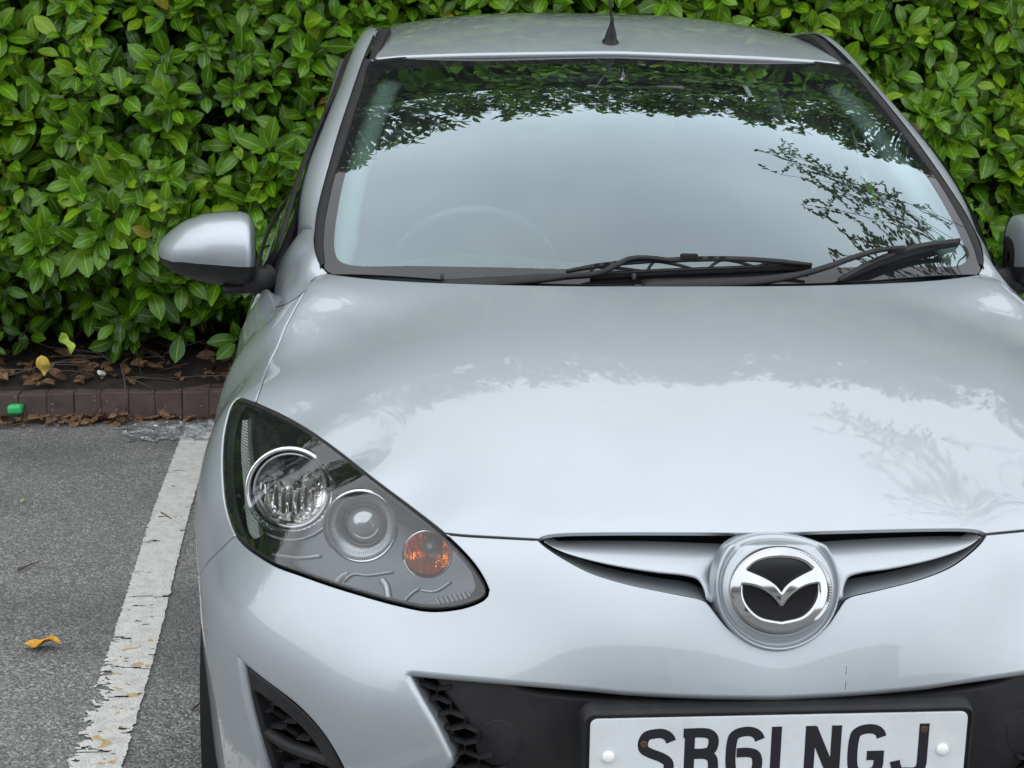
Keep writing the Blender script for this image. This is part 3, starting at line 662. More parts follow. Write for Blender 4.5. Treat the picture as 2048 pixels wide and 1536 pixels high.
# ---------------------------------------------------------------- wheels, arch liners
def wheel(cx, cy, steer=0.):
    sg = -1 if cx < 0 else 1; cz = .298
    prof = [(.205, -.088), (.228, -.096), (.262, -.100), (.285, -.094), (.297, -.082), (.3005, -.06), (.3015, 0), (.3005, .06), (.297, .082), (.285, .094), (.262, .100), (.228, .096), (.205, .088), (.19, .06), (.19, -.06), (.205, -.088)]
    n = 72; V = []
    for r, z in prof:
        for k in range(n):
            tr = -.006 if (r > .29 and k % 3 == 0) else 0; th = 2*math.pi*(k+(.5 if z > 0 else 0))/n; V.append((z, (r+tr)*math.cos(th), (r+tr)*math.sin(th)))
    F = [(i*n+k, i*n+(k+1) % n, (i+1)*n+(k+1) % n, (i+1)*n+k) for i in range(len(prof)-1) for k in range(n)]
    W = bpy.data.objects.new('wheel', None); COL.objects.link(W); W.parent = CAR; W.location = (cx, cy, cz); W.rotation_euler = (0, 0, steer)
    mk('tyre', V, F, RUBBER, W)
    for gx_ in (-.045, 0, .045): pass
    VF = []; V = []; n = 60
    pr = [(.203, .02), (.207, .082), (.200, .086), (.192, .070), (.185, .03)]
    for r, z in pr:
        for k in range(n): V.append((sg*z, r*math.cos(2*math.pi*k/n), r*math.sin(2*math.pi*k/n)))
    VF.append((np.array(V), [(i*n+k, i*n+(k+1) % n, (i+1)*n+(k+1) % n, (i+1)*n+k) for i in range(len(pr)-1) for k in range(n)]))
    for k in range(7):
        th = 2*math.pi*k/7; c_, s_ = math.cos(th), math.sin(th); v, f = box((0, .112, 0), (.018, .165, .045), bev=.006); v = v*[1, 1, 1]
        v = np.stack([v[:, 0]+sg*(.062), v[:, 1]*c_-v[:, 2]*s_, v[:, 1]*s_+v[:, 2]*c_], 1); VF.append((v, f))
    v, f = lathe([(0, .075), (.03, .075), (.04, .068), (.042, .04)], 24); VF.append((np.stack([sg*v[:, 2], v[:, 0], v[:, 1]], 1), f))
    mk('rim', *join(*VF), principled('silver wheel', (.45, .46, .47), .35, .7) if 'silver wheel' not in bpy.data.materials else bpy.data.materials['silver wheel'], W)
for cx in (-.750, .750):
    wheel(cx, .83); wheel(cx, 3.32)
V = []; n = 30
for x in (-.845, -.55):
    for k in range(n+1):
        th = math.radians(-30+240*k/n); V.append((x, .83+.352*math.cos(th), .31+.352*math.sin(th)))
F = [(k, k+1, n+1+k+1, n+1+k) for k in range(n)]; V += [(-.55, .83+.36*math.cos(2*math.pi*k/n), .31+.36*math.sin(2*math.pi*k/n)) for k in range(n)]; F.append(tuple(range(2*(n+1), 2*(n+1)+n)))
mk('wheel_arch_liner', V, F, DARK, CAR, mirror=True)
# ================================================================ front details
class Shift(Surf):
    def __init__(s, base, D): s.b, s.D, s.flip = base, np.array(D, float), base.flip
    def ev(s, uv): return s.b.ev(uv)+s.D
    def inv(s, P): return s.b.inv(P-s.D)
    def f(s, P): return s.b.f(P-s.D)
# ---- headlights
BEZEL = principled('dark smoked lamp bezel', (.085, .092, .10), .20, .85)
AMBER = principled('amber indicator cap', (.75, .17, .02), .25); AMBER.node_tree.nodes['Principled BSDF'].inputs['Coat Weight'].default_value = 1
REFL = principled('bright lamp reflector', (.93, .94, .95), .16, 1.)
m, t = mat('ribbed clear plastic'); co = objco(t); wv = t.n('ShaderNodeTexWave', {'bands_direction': 'Z'}, Vector=co, Scale=95., Distortion=.3).outputs['Fac']
b = t.n('ShaderNodeBump', Strength=.9, Distance=.003, Height=wv).outputs[0]; c = t.mix(wv, (.42, .47, .46, 1), (.82, .87, .86, 1))
p = t.n('ShaderNodeBsdfPrincipled', Base_Color=c, Roughness=.15, Metallic=.25, Normal=b); t.n('ShaderNodeOutputMaterial', Surface=p.outputs[0]); RIB = m
lens_px = [('px', [(511, 806)]+ltop[1:]), ('px', ltip), ('px', lbot), ('px', lside), ('px', ltl)]
LL = loop3(FRONT, lens_px, gap=.0042)
SH = Shift(FRONT, (.012, .052, -.016))
units = [((582, 980), 86, 'a'), ((722, 1051), 76, 'b'), ((855, 1108), 51, 'c')]
def circ(c, r, n=40): return [(c[0]+r*math.cos(-2*math.pi*k/n), c[1]+r*math.sin(-2*math.pi*k/n)) for k in range(n)]
q_ = [(520, 825), (600, 864), (680, 917), (750, 972), (820, 1026), (868, 1064), (905, 1100), (940, 1140), (960, 1178), (950, 1196), (905, 1206), (855, 1210), (790, 1197), (725, 1179), (660, 1159), (600, 1138), (555, 1118), (520, 1098), (498, 1078), (476, 1040), (464, 1000), (458, 950), (458, 914), (461, 870), (468, 838), (476, 818), (490, 812), (505, 818)]
bz = resample(SH.hit(spline(q_, 6, closed=True)), .008, closed=True)
holes = [resample(SH.hit(circ(c, r)), .006, closed=True) for c, r, _ in units]
HL = panel('headlight', SH, bz, holes, mat=BEZEL, parent=CAR, roll=.004, depth=.004, hroll=.004, hdepth=.01, cell=.016, mirror=True)
# wall between lens edge and bezel
la = resample(LL, n=160, closed=True); lb = resample(bz, n=160, closed=True); k0 = np.argmin(np.linalg.norm(lb-la[0], axis=1)); lb = np.roll(lb, -k0, 0)
if np.linalg.norm(lb[20]-la[20]) > np.linalg.norm(lb[-20]-la[20]): lb = np.roll(lb[::-1], 1, 0)
mk('housing_wall', np.vstack([la-V3(0, -.003, .001), lb]), [(i, (i+1) % 160, 160+(i+1) % 160, 160+i) for i in range(160)], principled('housing wall', (.055, .06, .062), .35), HL, mirror=True)
mk('headlight_seal', *tube(np.vstack([la, la[:3]])-FRONT.normals(FRONT.inv(np.vstack([la, la[:3]])))*.0030, .0026, 6, cap=False), RUBBER, HL, mirror=True)
panel('lens', FRONT, LL, mat=LENS, parent=HL, cell=.03, skirt=False, mirror=True)
def unit_frame(px, r):
    c = SH.hit([px])[0]; mpp = ((c-CAM) @ CM[2])/FPX; ax = unit(V3(-.10, -1, .14)); X_ = unit(np.cross((0, 0, 1.), ax)); Z_ = np.cross(ax, X_)
    return c, mpp*r, np.stack([X_, Z_, ax], 1)
def lat(c, R_, prof, n=48, ang=None):
    V, F = lathe(prof, n); return V @ R_.T+c, F
for px, r, kd in units:
    c, R0, Rm = unit_frame(px, r)
    if kd == 'a':
        mk('outer_ring', *lat(c, Rm, [(R0*1.0, -.006), (R0*1.05, .002), (R0*1.05, .011), (R0*1.01, .018), (R0*.96, .015), (R0*.925, .004), (R0*.90, -.004)], 64), CHROME, HL, mirror=True)
        mk('inner_ring', *lat(c, Rm, [(R0*.90, -.004), (R0*.885, .004), (R0*.86, .006), (R0*.83, .003), (R0*.80, -.006), (R0*.78, -.016)], 64), CHROME2, HL, mirror=True)
        prof = [(R0*.80*math.sqrt(s), -.014-.036*(1-s)**.8) for s in np.linspace(1, .03, 16)]; n = 72; V, F = lathe(prof, n)
        for i in range(16):   # facets pressed in the bowl
            for k in range(n):
                v = V[i*n+k]; x_, y_ = v[0]/R0, v[1]/R0
                st = .0030*math.sin(x_*26) if y_ < .1 else .0035*(((k/72*9) % 1)-.5)
                v[2] += st
        mk('low_beam_reflector', V @ Rm.T+c, F, REFL, HL, mirror=True, smooth=False)
        bc = c+Rm @ V3(0, R0*.36, -.02); mk('bulb', *lat(bc, Rm, [(0, .006), (.008, .005), (.0095, 0), (.0095, -.03)], 24), principled('bulb cap', (.16, .17, .18), .3, .6), HL, mirror=True)
        mk('bulb_holder', *lat(bc+Rm @ V3(0, 0, -.012), Rm, [(.012, .002), (.0165, .002), (.0165, -.03), (.012, -.03)], 24), principled('bulb shade', (.05, .05, .055), .4, .5), HL, mirror=True)
        v, f = box((0, 0, 0), (1, 1, 1)); VF = []
        for rr, zz, N_ in ((.865, .000, 30), (.955, .0125, 34)):
            for k in range(N_):
                th = math.radians(205+130*k/(N_-1)); 
                if k % 2: continue
                d = box((0, 0, 0), (.0034, .0026, .003)); vv = d[0] @ np.array(Matrix.Rotation(th+math.pi/2, 3, 'Z')).T+V3(R0*rr*math.cos(th), R0*rr*math.sin(th), zz); VF.append((vv @ Rm.T+c, d[1]))
        mk('reflector_bead', *join(*VF), principled('bright bead', (.9, .92, .92), .3), HL, mirror=True, kind='stuff')
        VF = []
        for k, x_ in enumerate(np.linspace(-.42, .46, 6)):
            VF.append(box((x_*R0, -.28*R0-.05*R0*(k % 2), -.030), (R0*.11, R0*.62, .004+.005*(k % 3)), bev=.001))
        v, f = join(*VF); mk('reflector_flute', v @ Rm.T+c, f, principled('warm reflector flute', (.62, .58, .53), .16, .9), HL, mirror=True)
    if kd == 'b':
        mk('projector_ring', *lat(c, Rm, [(R0*.98, -.012), (R0*1.0, .004), (R0*.97, .009), (R0*.93, .010), (R0*.90, .004), (R0*.87, -.002)], 64), CHROME2, HL, mirror=True)
        mk('projector_shroud', *lat(c, Rm, [(R0*.98, .006), (R0*.90, .000), (R0*.86, -.004), (R0*.80, -.007), (R0*.70, -.010), (R0*.585, -.012), (R0*.56, -.014), (R0*.545, -.02)], 64), principled('satin shroud', (.42, .44, .46), .32, .8), HL, mirror=True)
        VF = []
        for k in range(84):
            th = 2*math.pi*k/84; d = box((0, 0, 0), (R0*.17, .0011, .0022)); vv = d[0] @ np.array(Matrix.Rotation(th, 3, 'Z')).T+V3(R0*.74*math.cos(th), R0*.74*math.sin(th), -.0070); VF.append((vv @ Rm.T+c, d[1]))
        mk('shroud_rib', *join(*VF), principled('shroud rib', (.75, .77, .78), .25, .7), HL, mirror=True, kind='stuff')
        mk('lens_bezel', *lat(c+Rm @ V3(.004, .0, 0), Rm, [(R0*.575, -.012), (R0*.56, -.004), (R0*.535, -.003), (R0*.52, -.008)], 48), principled('dark lens bezel', (.10, .105, .11), .3, .5), HL, mirror=True)
        mk('projector_lens', *lat(c+Rm @ V3(.004, 0, 0), Rm, [(R0*.53*math.sin(a_), -.022+.026*math.cos(a_)) for a_ in np.linspace(math.pi/2, 0.001, 14)], 48), principled('projector glass', (.42, .44, .45), .10, .6), HL, mirror=True)
    if kd == 'c':
        mk('indicator_ring', *lat(c, Rm, [(R0*.98, -.010), (R0*1.0, .003), (R0*.97, .007), (R0*.92, .007), (R0*.88, .001), (R0*.84, -.006)], 48), CHROME2, HL, mirror=True)
        n = 60; prof = [(R0*.85*math.sqrt(s), -.006-.030*(1-s)) for s in np.linspace(1, .02, 12)]; V, F = lathe(prof, n)
        for i in range(12):
            for k in range(n):
                v = V[i*n+k]; v[2] += .0028*math.sin(v[0]/R0*24+1)
        mk('indicator_reflector', V @ Rm.T+c, F, principled('amber tinted reflector', (1.0, .34, .010), .13, .9), HL, mirror=True, smooth=False)
        mk('indicator_bulb', *lat(c+Rm @ V3(R0*.14, R0*.18, -.012), Rm, [(0, .010), (.009, .008), (.0145, .000), (.0155, -.012)], 24), principled('grey bulb shade', (.13, .11, .10), .3, .3), HL, mirror=True)
        VF = []
        for k in range(40):
            th = math.radians(195+150*k/39); d = box((0, 0, 0), (.0017, .0022, .002)); vv = d[0] @ np.array(Matrix.Rotation(th, 3, 'Z')).T+V3(R0*.93*math.cos(th), R0*.93*math.sin(th), .007); VF.append((vv @ Rm.T+c, d[1]))
        mk('indicator_bead', *join(*VF), principled('small bead', (.8, .8, .8), .3), HL, mirror=True, kind='stuff')
SH2 = Shift(FRONT, (.006, .022, -.006))
st = resample(SH2.hit(spline([(485, 840), (482, 897), (488, 979), (498, 1064), (508, 1078)], 8)), n=40); st2 = resample(SH2.hit(spline([(495, 840), (497, 897), (504, 951), (512, 1020), (520, 1074)], 8)), n=40)
mk('side_reflector', np.vstack([st, st2, st2+V3(.004, .03, -.004)]), grid_faces(3, 41), RIB, HL, mirror=True)
def bezel_rib(pts, w_=.004, off=.004, mt=CHROME2):
    L = resample(SH.hit(spline(pts, 6)), n=16)+V3(0, -off, 0); return tube(L, [(w_, .002)]*17, 6, up=(0, -1, 0))
GREYB = principled('grey bezel rib', (.42, .44, .46), .35, .5)
mk('bezel_trim', *join(bezel_rib([(686, 1161), (705, 1146), (735, 1148), (785, 1141)], .0014), bezel_rib([(672, 1165), (684, 1152), (696, 1145)], .005), bezel_rib([(762, 1156), (772, 1170), (777, 1195)], .005), bezel_rib([(808, 1200), (822, 1185), (838, 1174)], .0018), bezel_rib([(840, 1178), (870, 1180), (900, 1162)], .0018), bezel_rib([(545, 1108), (600, 1114), (640, 1110)], .003), *[bezel_rib([(872+k*9, 1192-k*1.6), (880+k*9, 1206-k*1.8)], .0012) for k in range(8)]), GREYB, HL, mirror=True)
mk('bezel_arc', *join(bezel_rib(circ((582, 980), 98)[22:37], .0012)), GREYB, HL, mirror=True)

# ---- openings in the nose
SL = Shift(FRONT, (0, .028, 0)); SM = Shift(FRONT, (0, .026, 0)); SB = Shift(FRONT, (0, .13, -.01))
back = loop3(SB, [('xyz', [(0, .2, .79), (-.36, .25, .78), (-.5, .35, .70)]), ('xyz', [(-.5, .35, .70), (-.60, .38, .62), (-.76, .5, .58)]), ('xyz', [(-.76, .5, .58), (-.76, .5, .22)]), ('xyz', [(-.76, .5, .22), (-.3, .3, .2), (0, .25, .2)])], step=.02, half=True)
panel('nose_backing', SB, back, mat=DARK, parent=CAR, cell=.06, skirt=False)
# recess below the upper grille bars
rim = resample(FRONT.hit(spline(slitlow+slitem[1:3], 8)), n=60); und = resample(Shift(FRONT, (0, .045, -.004)).hit(spline([(1080, 1078), (1100, 1089), (1135, 1106), (1205, 1133), (1307, 1154), (1384, 1167), (1408, 1182), (1430, 1210)], 8)), n=60)
V = []; 
for a_, b_ in zip(rim, und):
    for s in np.linspace(0, 1, 7):
        e_ = 1-(1-s)**1.6; V.append(V3(a_[0]*(1-s)+b_[0]*s, a_[1]+.006+(b_[1]-a_[1]-.006)*s**.8, a_[2]-.004+(b_[2]-a_[2]+.004)*e_))
mk('grille_recess', np.array(V), grid_faces(61, 7), PAINT, BUMPER, mirror=True)
wt = resample(Shift(FRONT, (0, .045, 0)).hit(spline([(1086, 1080), (1110, 1081), (1205, 1081), (1320, 1083), (1450, 1088)], 8)), n=60)
wb = resample(Shift(FRONT, (0, .006, 0)).hit(spline([(1089, 1085), (1128, 1105), (1205, 1127), (1307, 1145), (1370, 1152), (1396, 1160), (1410, 1182), (1414, 1200), (1424, 1206)], 8)), n=60)
# keep stations of both edges level in x
xs2 = np.linspace(0, 1, 61); tx = np.interp(xs2, [0, .72, 1], [0, .93, 1]); wt2 = np.stack([np.interp(tx*np.linspace(0, 1, 61)[-1], np.linspace(0, 1, 61), wt[:, k]) for k in range(3)], 1)
V, F = bez(wt2, wb, V3(0, -1, .12), .012, [(0, .006, -.001), (0, .03, .004)], 10)
mk('grille_bar', V, F, PAINT, BUMPER, mirror=True)

# ---- emblem and its mount
ec = at(1551, 1180, X=0.) if False else at(1551, 1180, Y=.035); ec[0] = 0
en = unit(V3(0, -math.cos(math.radians(17)), math.sin(math.radians(17)))); EX = V3(1, 0, 0); EZ = np.cross(EX, en)*-1
EZ = EZ if EZ[2] > 0 else -EZ
mpp = ((ec-CAM) @ CM[2])/FPX
def tuck(V):
    V = V.copy()
    for v in V:
        u_ = (v-ec) @ EZ; lim = 88*mpp
        if u_ > lim: v += EZ*(-(u_-lim)*.92)+V3(0, 1, 0)*(u_-lim)*1.3
    return V
prof = [(1.03, -.030), (1.0, -.010), (.985, -.003), (.965, 0), (.945, -.003), (.925, -.007), (.905, -.0075), (.89, -.003), (.875, .000), (.855, .000), (.83, .002), (.80, .004)]
V = []; n = 96
for (r, z) in prof+[(.78, .004), (.775, .002), (.70, .001)]:
    tt = np.clip((1.0-r)/.22, 0, 1); rx = 128*r; ry = (132*(1-tt)+112*tt)*r if r > .79 else 88*r/.78*1.0; cy = 8*(1-tt)
    for k in range(n):
        th = 2*math.pi*k/n; V.append(ec+EX*rx*mpp*math.cos(th)+EZ*(ry*math.sin(th)+cy)*mpp+en*z)
F = [(i*n+k, (i+1)*n+k, (i+1)*n+(k+1) % n, i*n+(k+1) % n) for i in range(len(prof)+2) for k in range(n)]+[tuple((len(prof)+2)*n+k for k in range(n))]
EMM = mk('emblem_mount', tuck(np.array(V)), [tuple(reversed(f)) for f in F], PAINT, BUMPER)
EF = Field([(x, *(ec+EZ*z+en*(.0175-.0075*(x*x+z*z)/.065**2))[1:]) for x in (0, .04, .08) for z in (-.07, -.035, 0, .035, .07)], ec, EX, EZ, en, sym=True)
def emp(pts): return np.array([ec+EX*(x-1551)*mpp+EZ*(1180-y)*mpp+en*.016 for x, y in pts])
def esym(half):  # half from top centre down the left side to bottom centre
    h = np.array(half, float); r_ = h[1:-1][::-1].copy(); r_[:, 0] = 2*1551-r_[:, 0]; return np.vstack([h, r_])
def poly_smooth(segs):
    out = []
    for s_ in segs: out.append(spline(s_, 6)[:-1])
    return np.vstack(out)
oute = [(1551+98*math.cos(a_), 1179-80*math.sin(a_)) for a_ in np.linspace(math.pi/2, math.pi*2.5, 90, endpoint=False)]
mir = lambda L: [(2*1551-x, y) for x, y in L[::-1]]
uplow = [(1482, 1139), (1508, 1150), (1530, 1162), (1543, 1173), (1551, 1184)]; uparc = [(1482, 1139), (1500, 1124), (1522, 1116), (1551, 1113)]
h1 = poly_smooth([uplow, mir(uplow), mir(uparc)[0:][::1] if False else [(2*1551-x, y) for x, y in uparc], uparc[::-1]])
lotop = [(1474, 1166), (1500, 1171), (1522, 1182), (1538, 1196), (1551, 1214)]; loside = [(1474, 1166), (1474, 1190), (1485, 1213), (1508, 1233), (1551, 1243)]
h2 = poly_smooth([lotop, mir(lotop), [(2*1551-x, y) for x, y in loside], loside[::-1]])
EO = emp(oute); E1 = offset3(EF, resample(emp(h1), .0022, closed=True), -.0030); E2 = offset3(EF, resample(emp(h2), .0022, closed=True), -.0030)
EMB = panel('emblem', EF, EO, [E1, E2], mat=BADGE, parent=CAR, roll=.0052, depth=.004, hroll=.0040, hdepth=.003, cell=.006, label='chrome oval emblem with spread wings')
n = 64; V = [ec+EX*94*mpp*math.cos(2*math.pi*k/n)*s_+EZ*76*mpp*math.sin(2*math.pi*k/n)*s_+en*(.0062-.001*s_) for s_ in (1, .5) for k in range(n)]+[ec+en*.0056]
F = [(k, (k+1) % n, n+(k+1) % n, n+k) for k in range(n)]+[(n+k, n+(k+1) % n, 2*n) for k in range(n)]
mk('emblem_disc', np.array(V), F, GLOSSB, EMB)

# ---- lower grille: honeycomb, black centre bar, plate
def honey(name, surf, x0, x1, y0, y1, clip, cw, ch, skew=0., par=None):
    VF = []
    rows = int((y1-y0)/(ch*.75))+2; cols = int((x1-x0)/cw)+2
    def hexpt(cx, cy, k): a_ = math.radians(60*k+30); return (cx+cw*.577*math.cos(a_), cy+ch*.5*math.sin(a_)+skew*(cx+cw*.577*math.cos(a_)-x0))
    seen = set()
    for r in range(rows):
        for c_ in range(cols):
            cx = x0+c_*cw+(cw/2 if r % 2 else 0); cy = y0+r*ch*.75
            for k in range(6):
                p1, p2 = hexpt(cx, cy, k), hexpt(cx, cy, k+1); key = tuple(sorted([(round(p1[0]), round(p1[1])), (round(p2[0]), round(p2[1]))]))
                if key in seen: continue
                mx = ((p1[0]+p2[0])/2, (p1[1]+p2[1])/2)
                if not inside(clip, np.array([mx]))[0]: continue
                seen.add(key); a3, b3 = surf.hit([p1, p2]); VF.append(tube([a3, b3], [(.0016, .010)]*2, 4, cap=True, up=(0, 1, .05)))
    return mk(name, *join(*VF), plastic('grille plastic', (.020, .020, .022), .3, spec=.5) if 'grille plastic' not in bpy.data.materials else bpy.data.materials['grille plastic'], par or CAR, mirror=True, smooth=False)
GR = honey('grille_mesh', SM, 790, 1240, 1325, 1720, np.array([(800, 1330), (868, 1338), (893, 1378), (918, 1412), (945, 1450), (985, 1500), (1012, 1545), (1030, 1600), (1030, 1700), (960, 1700), (880, 1560)], float), 56, 34, .10, BUMPER)
barL = loop3(SL, [('px', [(1553, 1411), (1400, 1410), (1250, 1407), (1160, 1403), (1100, 1397), (1050, 1388), (1015, 1373), (990, 1360)]), ('px', [(990, 1360), (930, 1352), (874, 1346)]), ('px', [(874, 1346), (893, 1378), (918, 1412), (945, 1450), (985, 1500), (1010, 1536)]), ('xyz', [tuple(at(1010, 1536, Y=.09)), (-.33, .08, .42), (-.31, .08, .38)]), ('xyz', [(-.31, .08, .38), (0, .06, .37)])], half=True)
BAR = panel('centre_bar', SL, barL, mat=BLACK, parent=CAR, roll=.008, depth=.03, cell=.03)
tc_ = resample(Shift(FRONT, (0, .0275, 0)).hit(circ((996, 1486), 44)), .006, closed=True)
panel('towing_cover', Shift(FRONT, (0, .0272, 0)), tc_, mat=BLACK, parent=BAR, roll=.0015, depth=.002, cell=.03, mirror=True)
py_ = -.0235; pz = .5798-.0555
def rrect(w_, h_, r_, n=6):
    out = []
    for cx, cz, a0 in ((w_/2-r_, h_/2-r_, 0), (-w_/2+r_, h_/2-r_, 90), (-w_/2+r_, -h_/2+r_, 180), (w_/2-r_, -h_/2+r_, 270)):
        for k in range(n+1): a_ = math.radians(a0+90*k/n); out.append((cx+r_*math.cos(a_), cz+r_*math.sin(a_)))
    return np.array(out)
def slab(rings, back=True):
    n = len(rings[0][0]); V = []; F = []
    for q, y in rings: V += [(x, y, z) for x, z in q]
    for i in range(len(rings)-1): F += [(i*n+k, i*n+(k+1) % n, (i+1)*n+(k+1) % n, (i+1)*n+k) for k in range(n)]
    F.append(tuple((len(rings)-1)*n+k for k in range(n))); return np.array(V, float)+V3(0, 0, pz), F
HOLD = mk('plate_holder', *slab([(rrect(.546, .138, .020), .012), (rrect(.544, .136, .020), .002), (rrect(.540, .131, .018), -.009), (rrect(.534, .124, .013), -.0145), (rrect(.530, .121, .010), -.0150), (rrect(.528, .119, .010), -.0120)]), BLACK, CAR, smooth=False)
m, t = mat('reflective number plate'); co = objco(t); n1 = t.n('ShaderNodeTexNoise', Vector=co, Scale=11., Detail=7., Roughness=.7).outputs[0]; v1 = t.n('ShaderNodeTexVoronoi', Vector=co, Scale=75.).outputs['Distance']
c = t.mix(t.ramp(n1, [(.45, (0, 0, 0)), (.8, (.5, .5, .5))]), (.60, .635, .66, 1), (.40, .39, .36, 1)); c = t.mix(t.math('MULTIPLY', t.math('LESS_THAN', v1, .05), .5), c, (.12, .10, .08, 1))
p = t.n('ShaderNodeBsdfPrincipled', Base_Color=c, Roughness=.3); t.n('ShaderNodeOutputMaterial', Surface=p.outputs[0]); PLM = m
NP = mk('number_plate', *slab([(rrect(.518, .109, .009), -.011), (rrect(.520, .111, .010), -.0125), (rrect(.520, .111, .010), -.0145), (rrect(.5185, .1095, .0095), -.0152)]), PLM, CAR, smooth=False)
CH = principled('plate lettering', (.012, .012, .016), .3)
def strokes(paths, x0, name):
    VF = []
    for si, (pts, sm) in enumerate(paths):
        L = np.array(pts, float); L = resample(spline(L, 8), 2.0) if sm else L; m_ = len(L); V = []
        T = np.zeros_like(L); T[1:-1] = L[2:]-L[:-2]; T[0] = L[1]-L[0]; T[-1] = L[-1]-L[-2]
        if not sm:
            V = []; 
        T = unit(T); N_ = np.stack([-T[:, 1], T[:, 0]], 1)
        if not sm:
            for k in range(1, m_-1):
                t1, t2 = unit(L[k]-L[k-1]), unit(L[k+1]-L[k]); b_ = unit(np.array([-(t1+t2)[1], (t1+t2)[0]])); N_[k] = b_/max(b_ @ np.array([-t1[1], t1[0]]), .4)
        yb = -.01555-.00012*si
        for s_ in (1, -1): V += [((x0+p_[0]+s_*7*n_[0])*.001, yb, (p_[1]+s_*7*n_[1])*.001-.0395+pz) for p_, n_ in zip(L, N_)]
        F = [(k, m_+k, m_+k+1, k+1) for k in range(m_-1)]; VF.append((np.array(V), F))
    return mk('character', *join(*VF), CH, NP, smooth=False)
G_ = {'S': [([(45.5, 60), (42, 67), (34, 72), (22, 72), (12, 69), (7.3, 60), (8.5, 50), (17, 44), (33, 37), (42, 30), (43, 19), (38, 10), (28, 7), (16, 7), (8, 11), (4.5, 19)], 1)],
 'B': [([(10, 79), (10, 0)], 0), ([(1, 72), (30, 72), (37, 70), (42, 64), (42, 52), (38, 45), (31, 42.5), (16, 42)], 1), ([(16, 41), (33, 40), (41, 35), (43, 27), (43, 17), (39, 9), (32, 7), (1, 7)], 1)],
 '6': [([(45.5, 60), (42, 67), (34, 72), (20, 72), (10, 67), (7, 58), (7, 20), (11, 10), (20, 7), (31, 7), (40, 11), (43, 20), (43, 30), (40, 38), (31, 41.5), (14, 41.5)], 1)],
 '1': [([(7, 79), (7, 0)], 0)], 'N': [([(7, 0), (7, 79)], 0), ([(43, 79), (43, 0)], 0), ([(9, 76), (41, 3)], 0)],
 'G': [([(45, 60), (42, 67), (34, 72), (20, 72), (10, 67), (7, 58), (7, 20), (11, 10), (20, 7), (31, 7), (40, 11), (43, 20), (43, 30)], 1), ([(26, 33), (50, 33)], 0)], 'J': [([(43, 79), (43, 20), ], 0), ([(43, 21), (41, 12), (34, 7), (22, 7), (12, 8), (7, 16), (5, 24)], 1)]}
for ch_, x0 in zip('SB61NGJ', (-195, -134, -73, -12, 35, 96, 157)): strokes(G_[ch_], x0, ch_)
for x_ in (-.2345, .2275):
    v, f = lathe([(.0085, 0), (.0085, .002), (.0078, .0042), (.005, .0055), (.0001, .006)], 20); v = np.stack([v[:, 0]+x_, -.0152-v[:, 2], v[:, 1]+pz+.0005], 1); mk('screw_cap', v, f, principled('white cap', (.75, .76, .75), .35), NP)
for x_, z_ in ((-.187, .018), (.1995, .031)):
    v, f = lathe([(.0052, 0), (.0052, .0012), (.0035, .0016), (.0001, .001)], 14); v = np.stack([v[:, 0]+x_, -.0158-v[:, 2], v[:, 1]+pz+z_-.0], 1); mk('rusty_screw', v, f, principled('rusty screw', (.09, .055, .035), .7, .5), NP)

# ---- fog lamp recesses
SF = Shift(FRONT, (0, .020, 0))
fo = [(480, 1330), (510, 1352), (560, 1390), (612, 1436), (650, 1482), (680, 1536), (700, 1590), (540, 1590), (520, 1536), (500, 1450), (486, 1390)]
fi = [(505, 1378), (545, 1402), (590, 1438), (625, 1475), (655, 1525), (672, 1580), (560, 1580), (540, 1520), (520, 1450)]
fL = resample(SF.hit(spline(fo, 5, closed=True)), .008, closed=True); fI = resample(SF.hit(spline(fi, 5, closed=True)), .008, closed=True)
FOGS = panel('fog_lamp_surround', SF, fL, [fI], mat=BLACK, parent=CAR, roll=.004, depth=.02, hroll=.006, hdepth=.03, cell=.02, mirror=True)
honey('fog_mesh', Shift(FRONT, (0, .05, 0)), 470, 740, 1330, 1640, np.array([(495, 1350), (600, 1430), (690, 1560), (700, 1620), (540, 1620), (505, 1470)], float), 52, 30, .45, BUMPER)
fin = resample(Shift(FRONT, (0, .038, 0)).hit(spline([(530, 1458), (580, 1490), (630, 1508), (668, 1522)], 6)), n=20); mk('fog_fin', *tube(fin, [(.010, .012)]*21, 8, up=(0, 1, 0)), BLACK, FOGS, mirror=True)

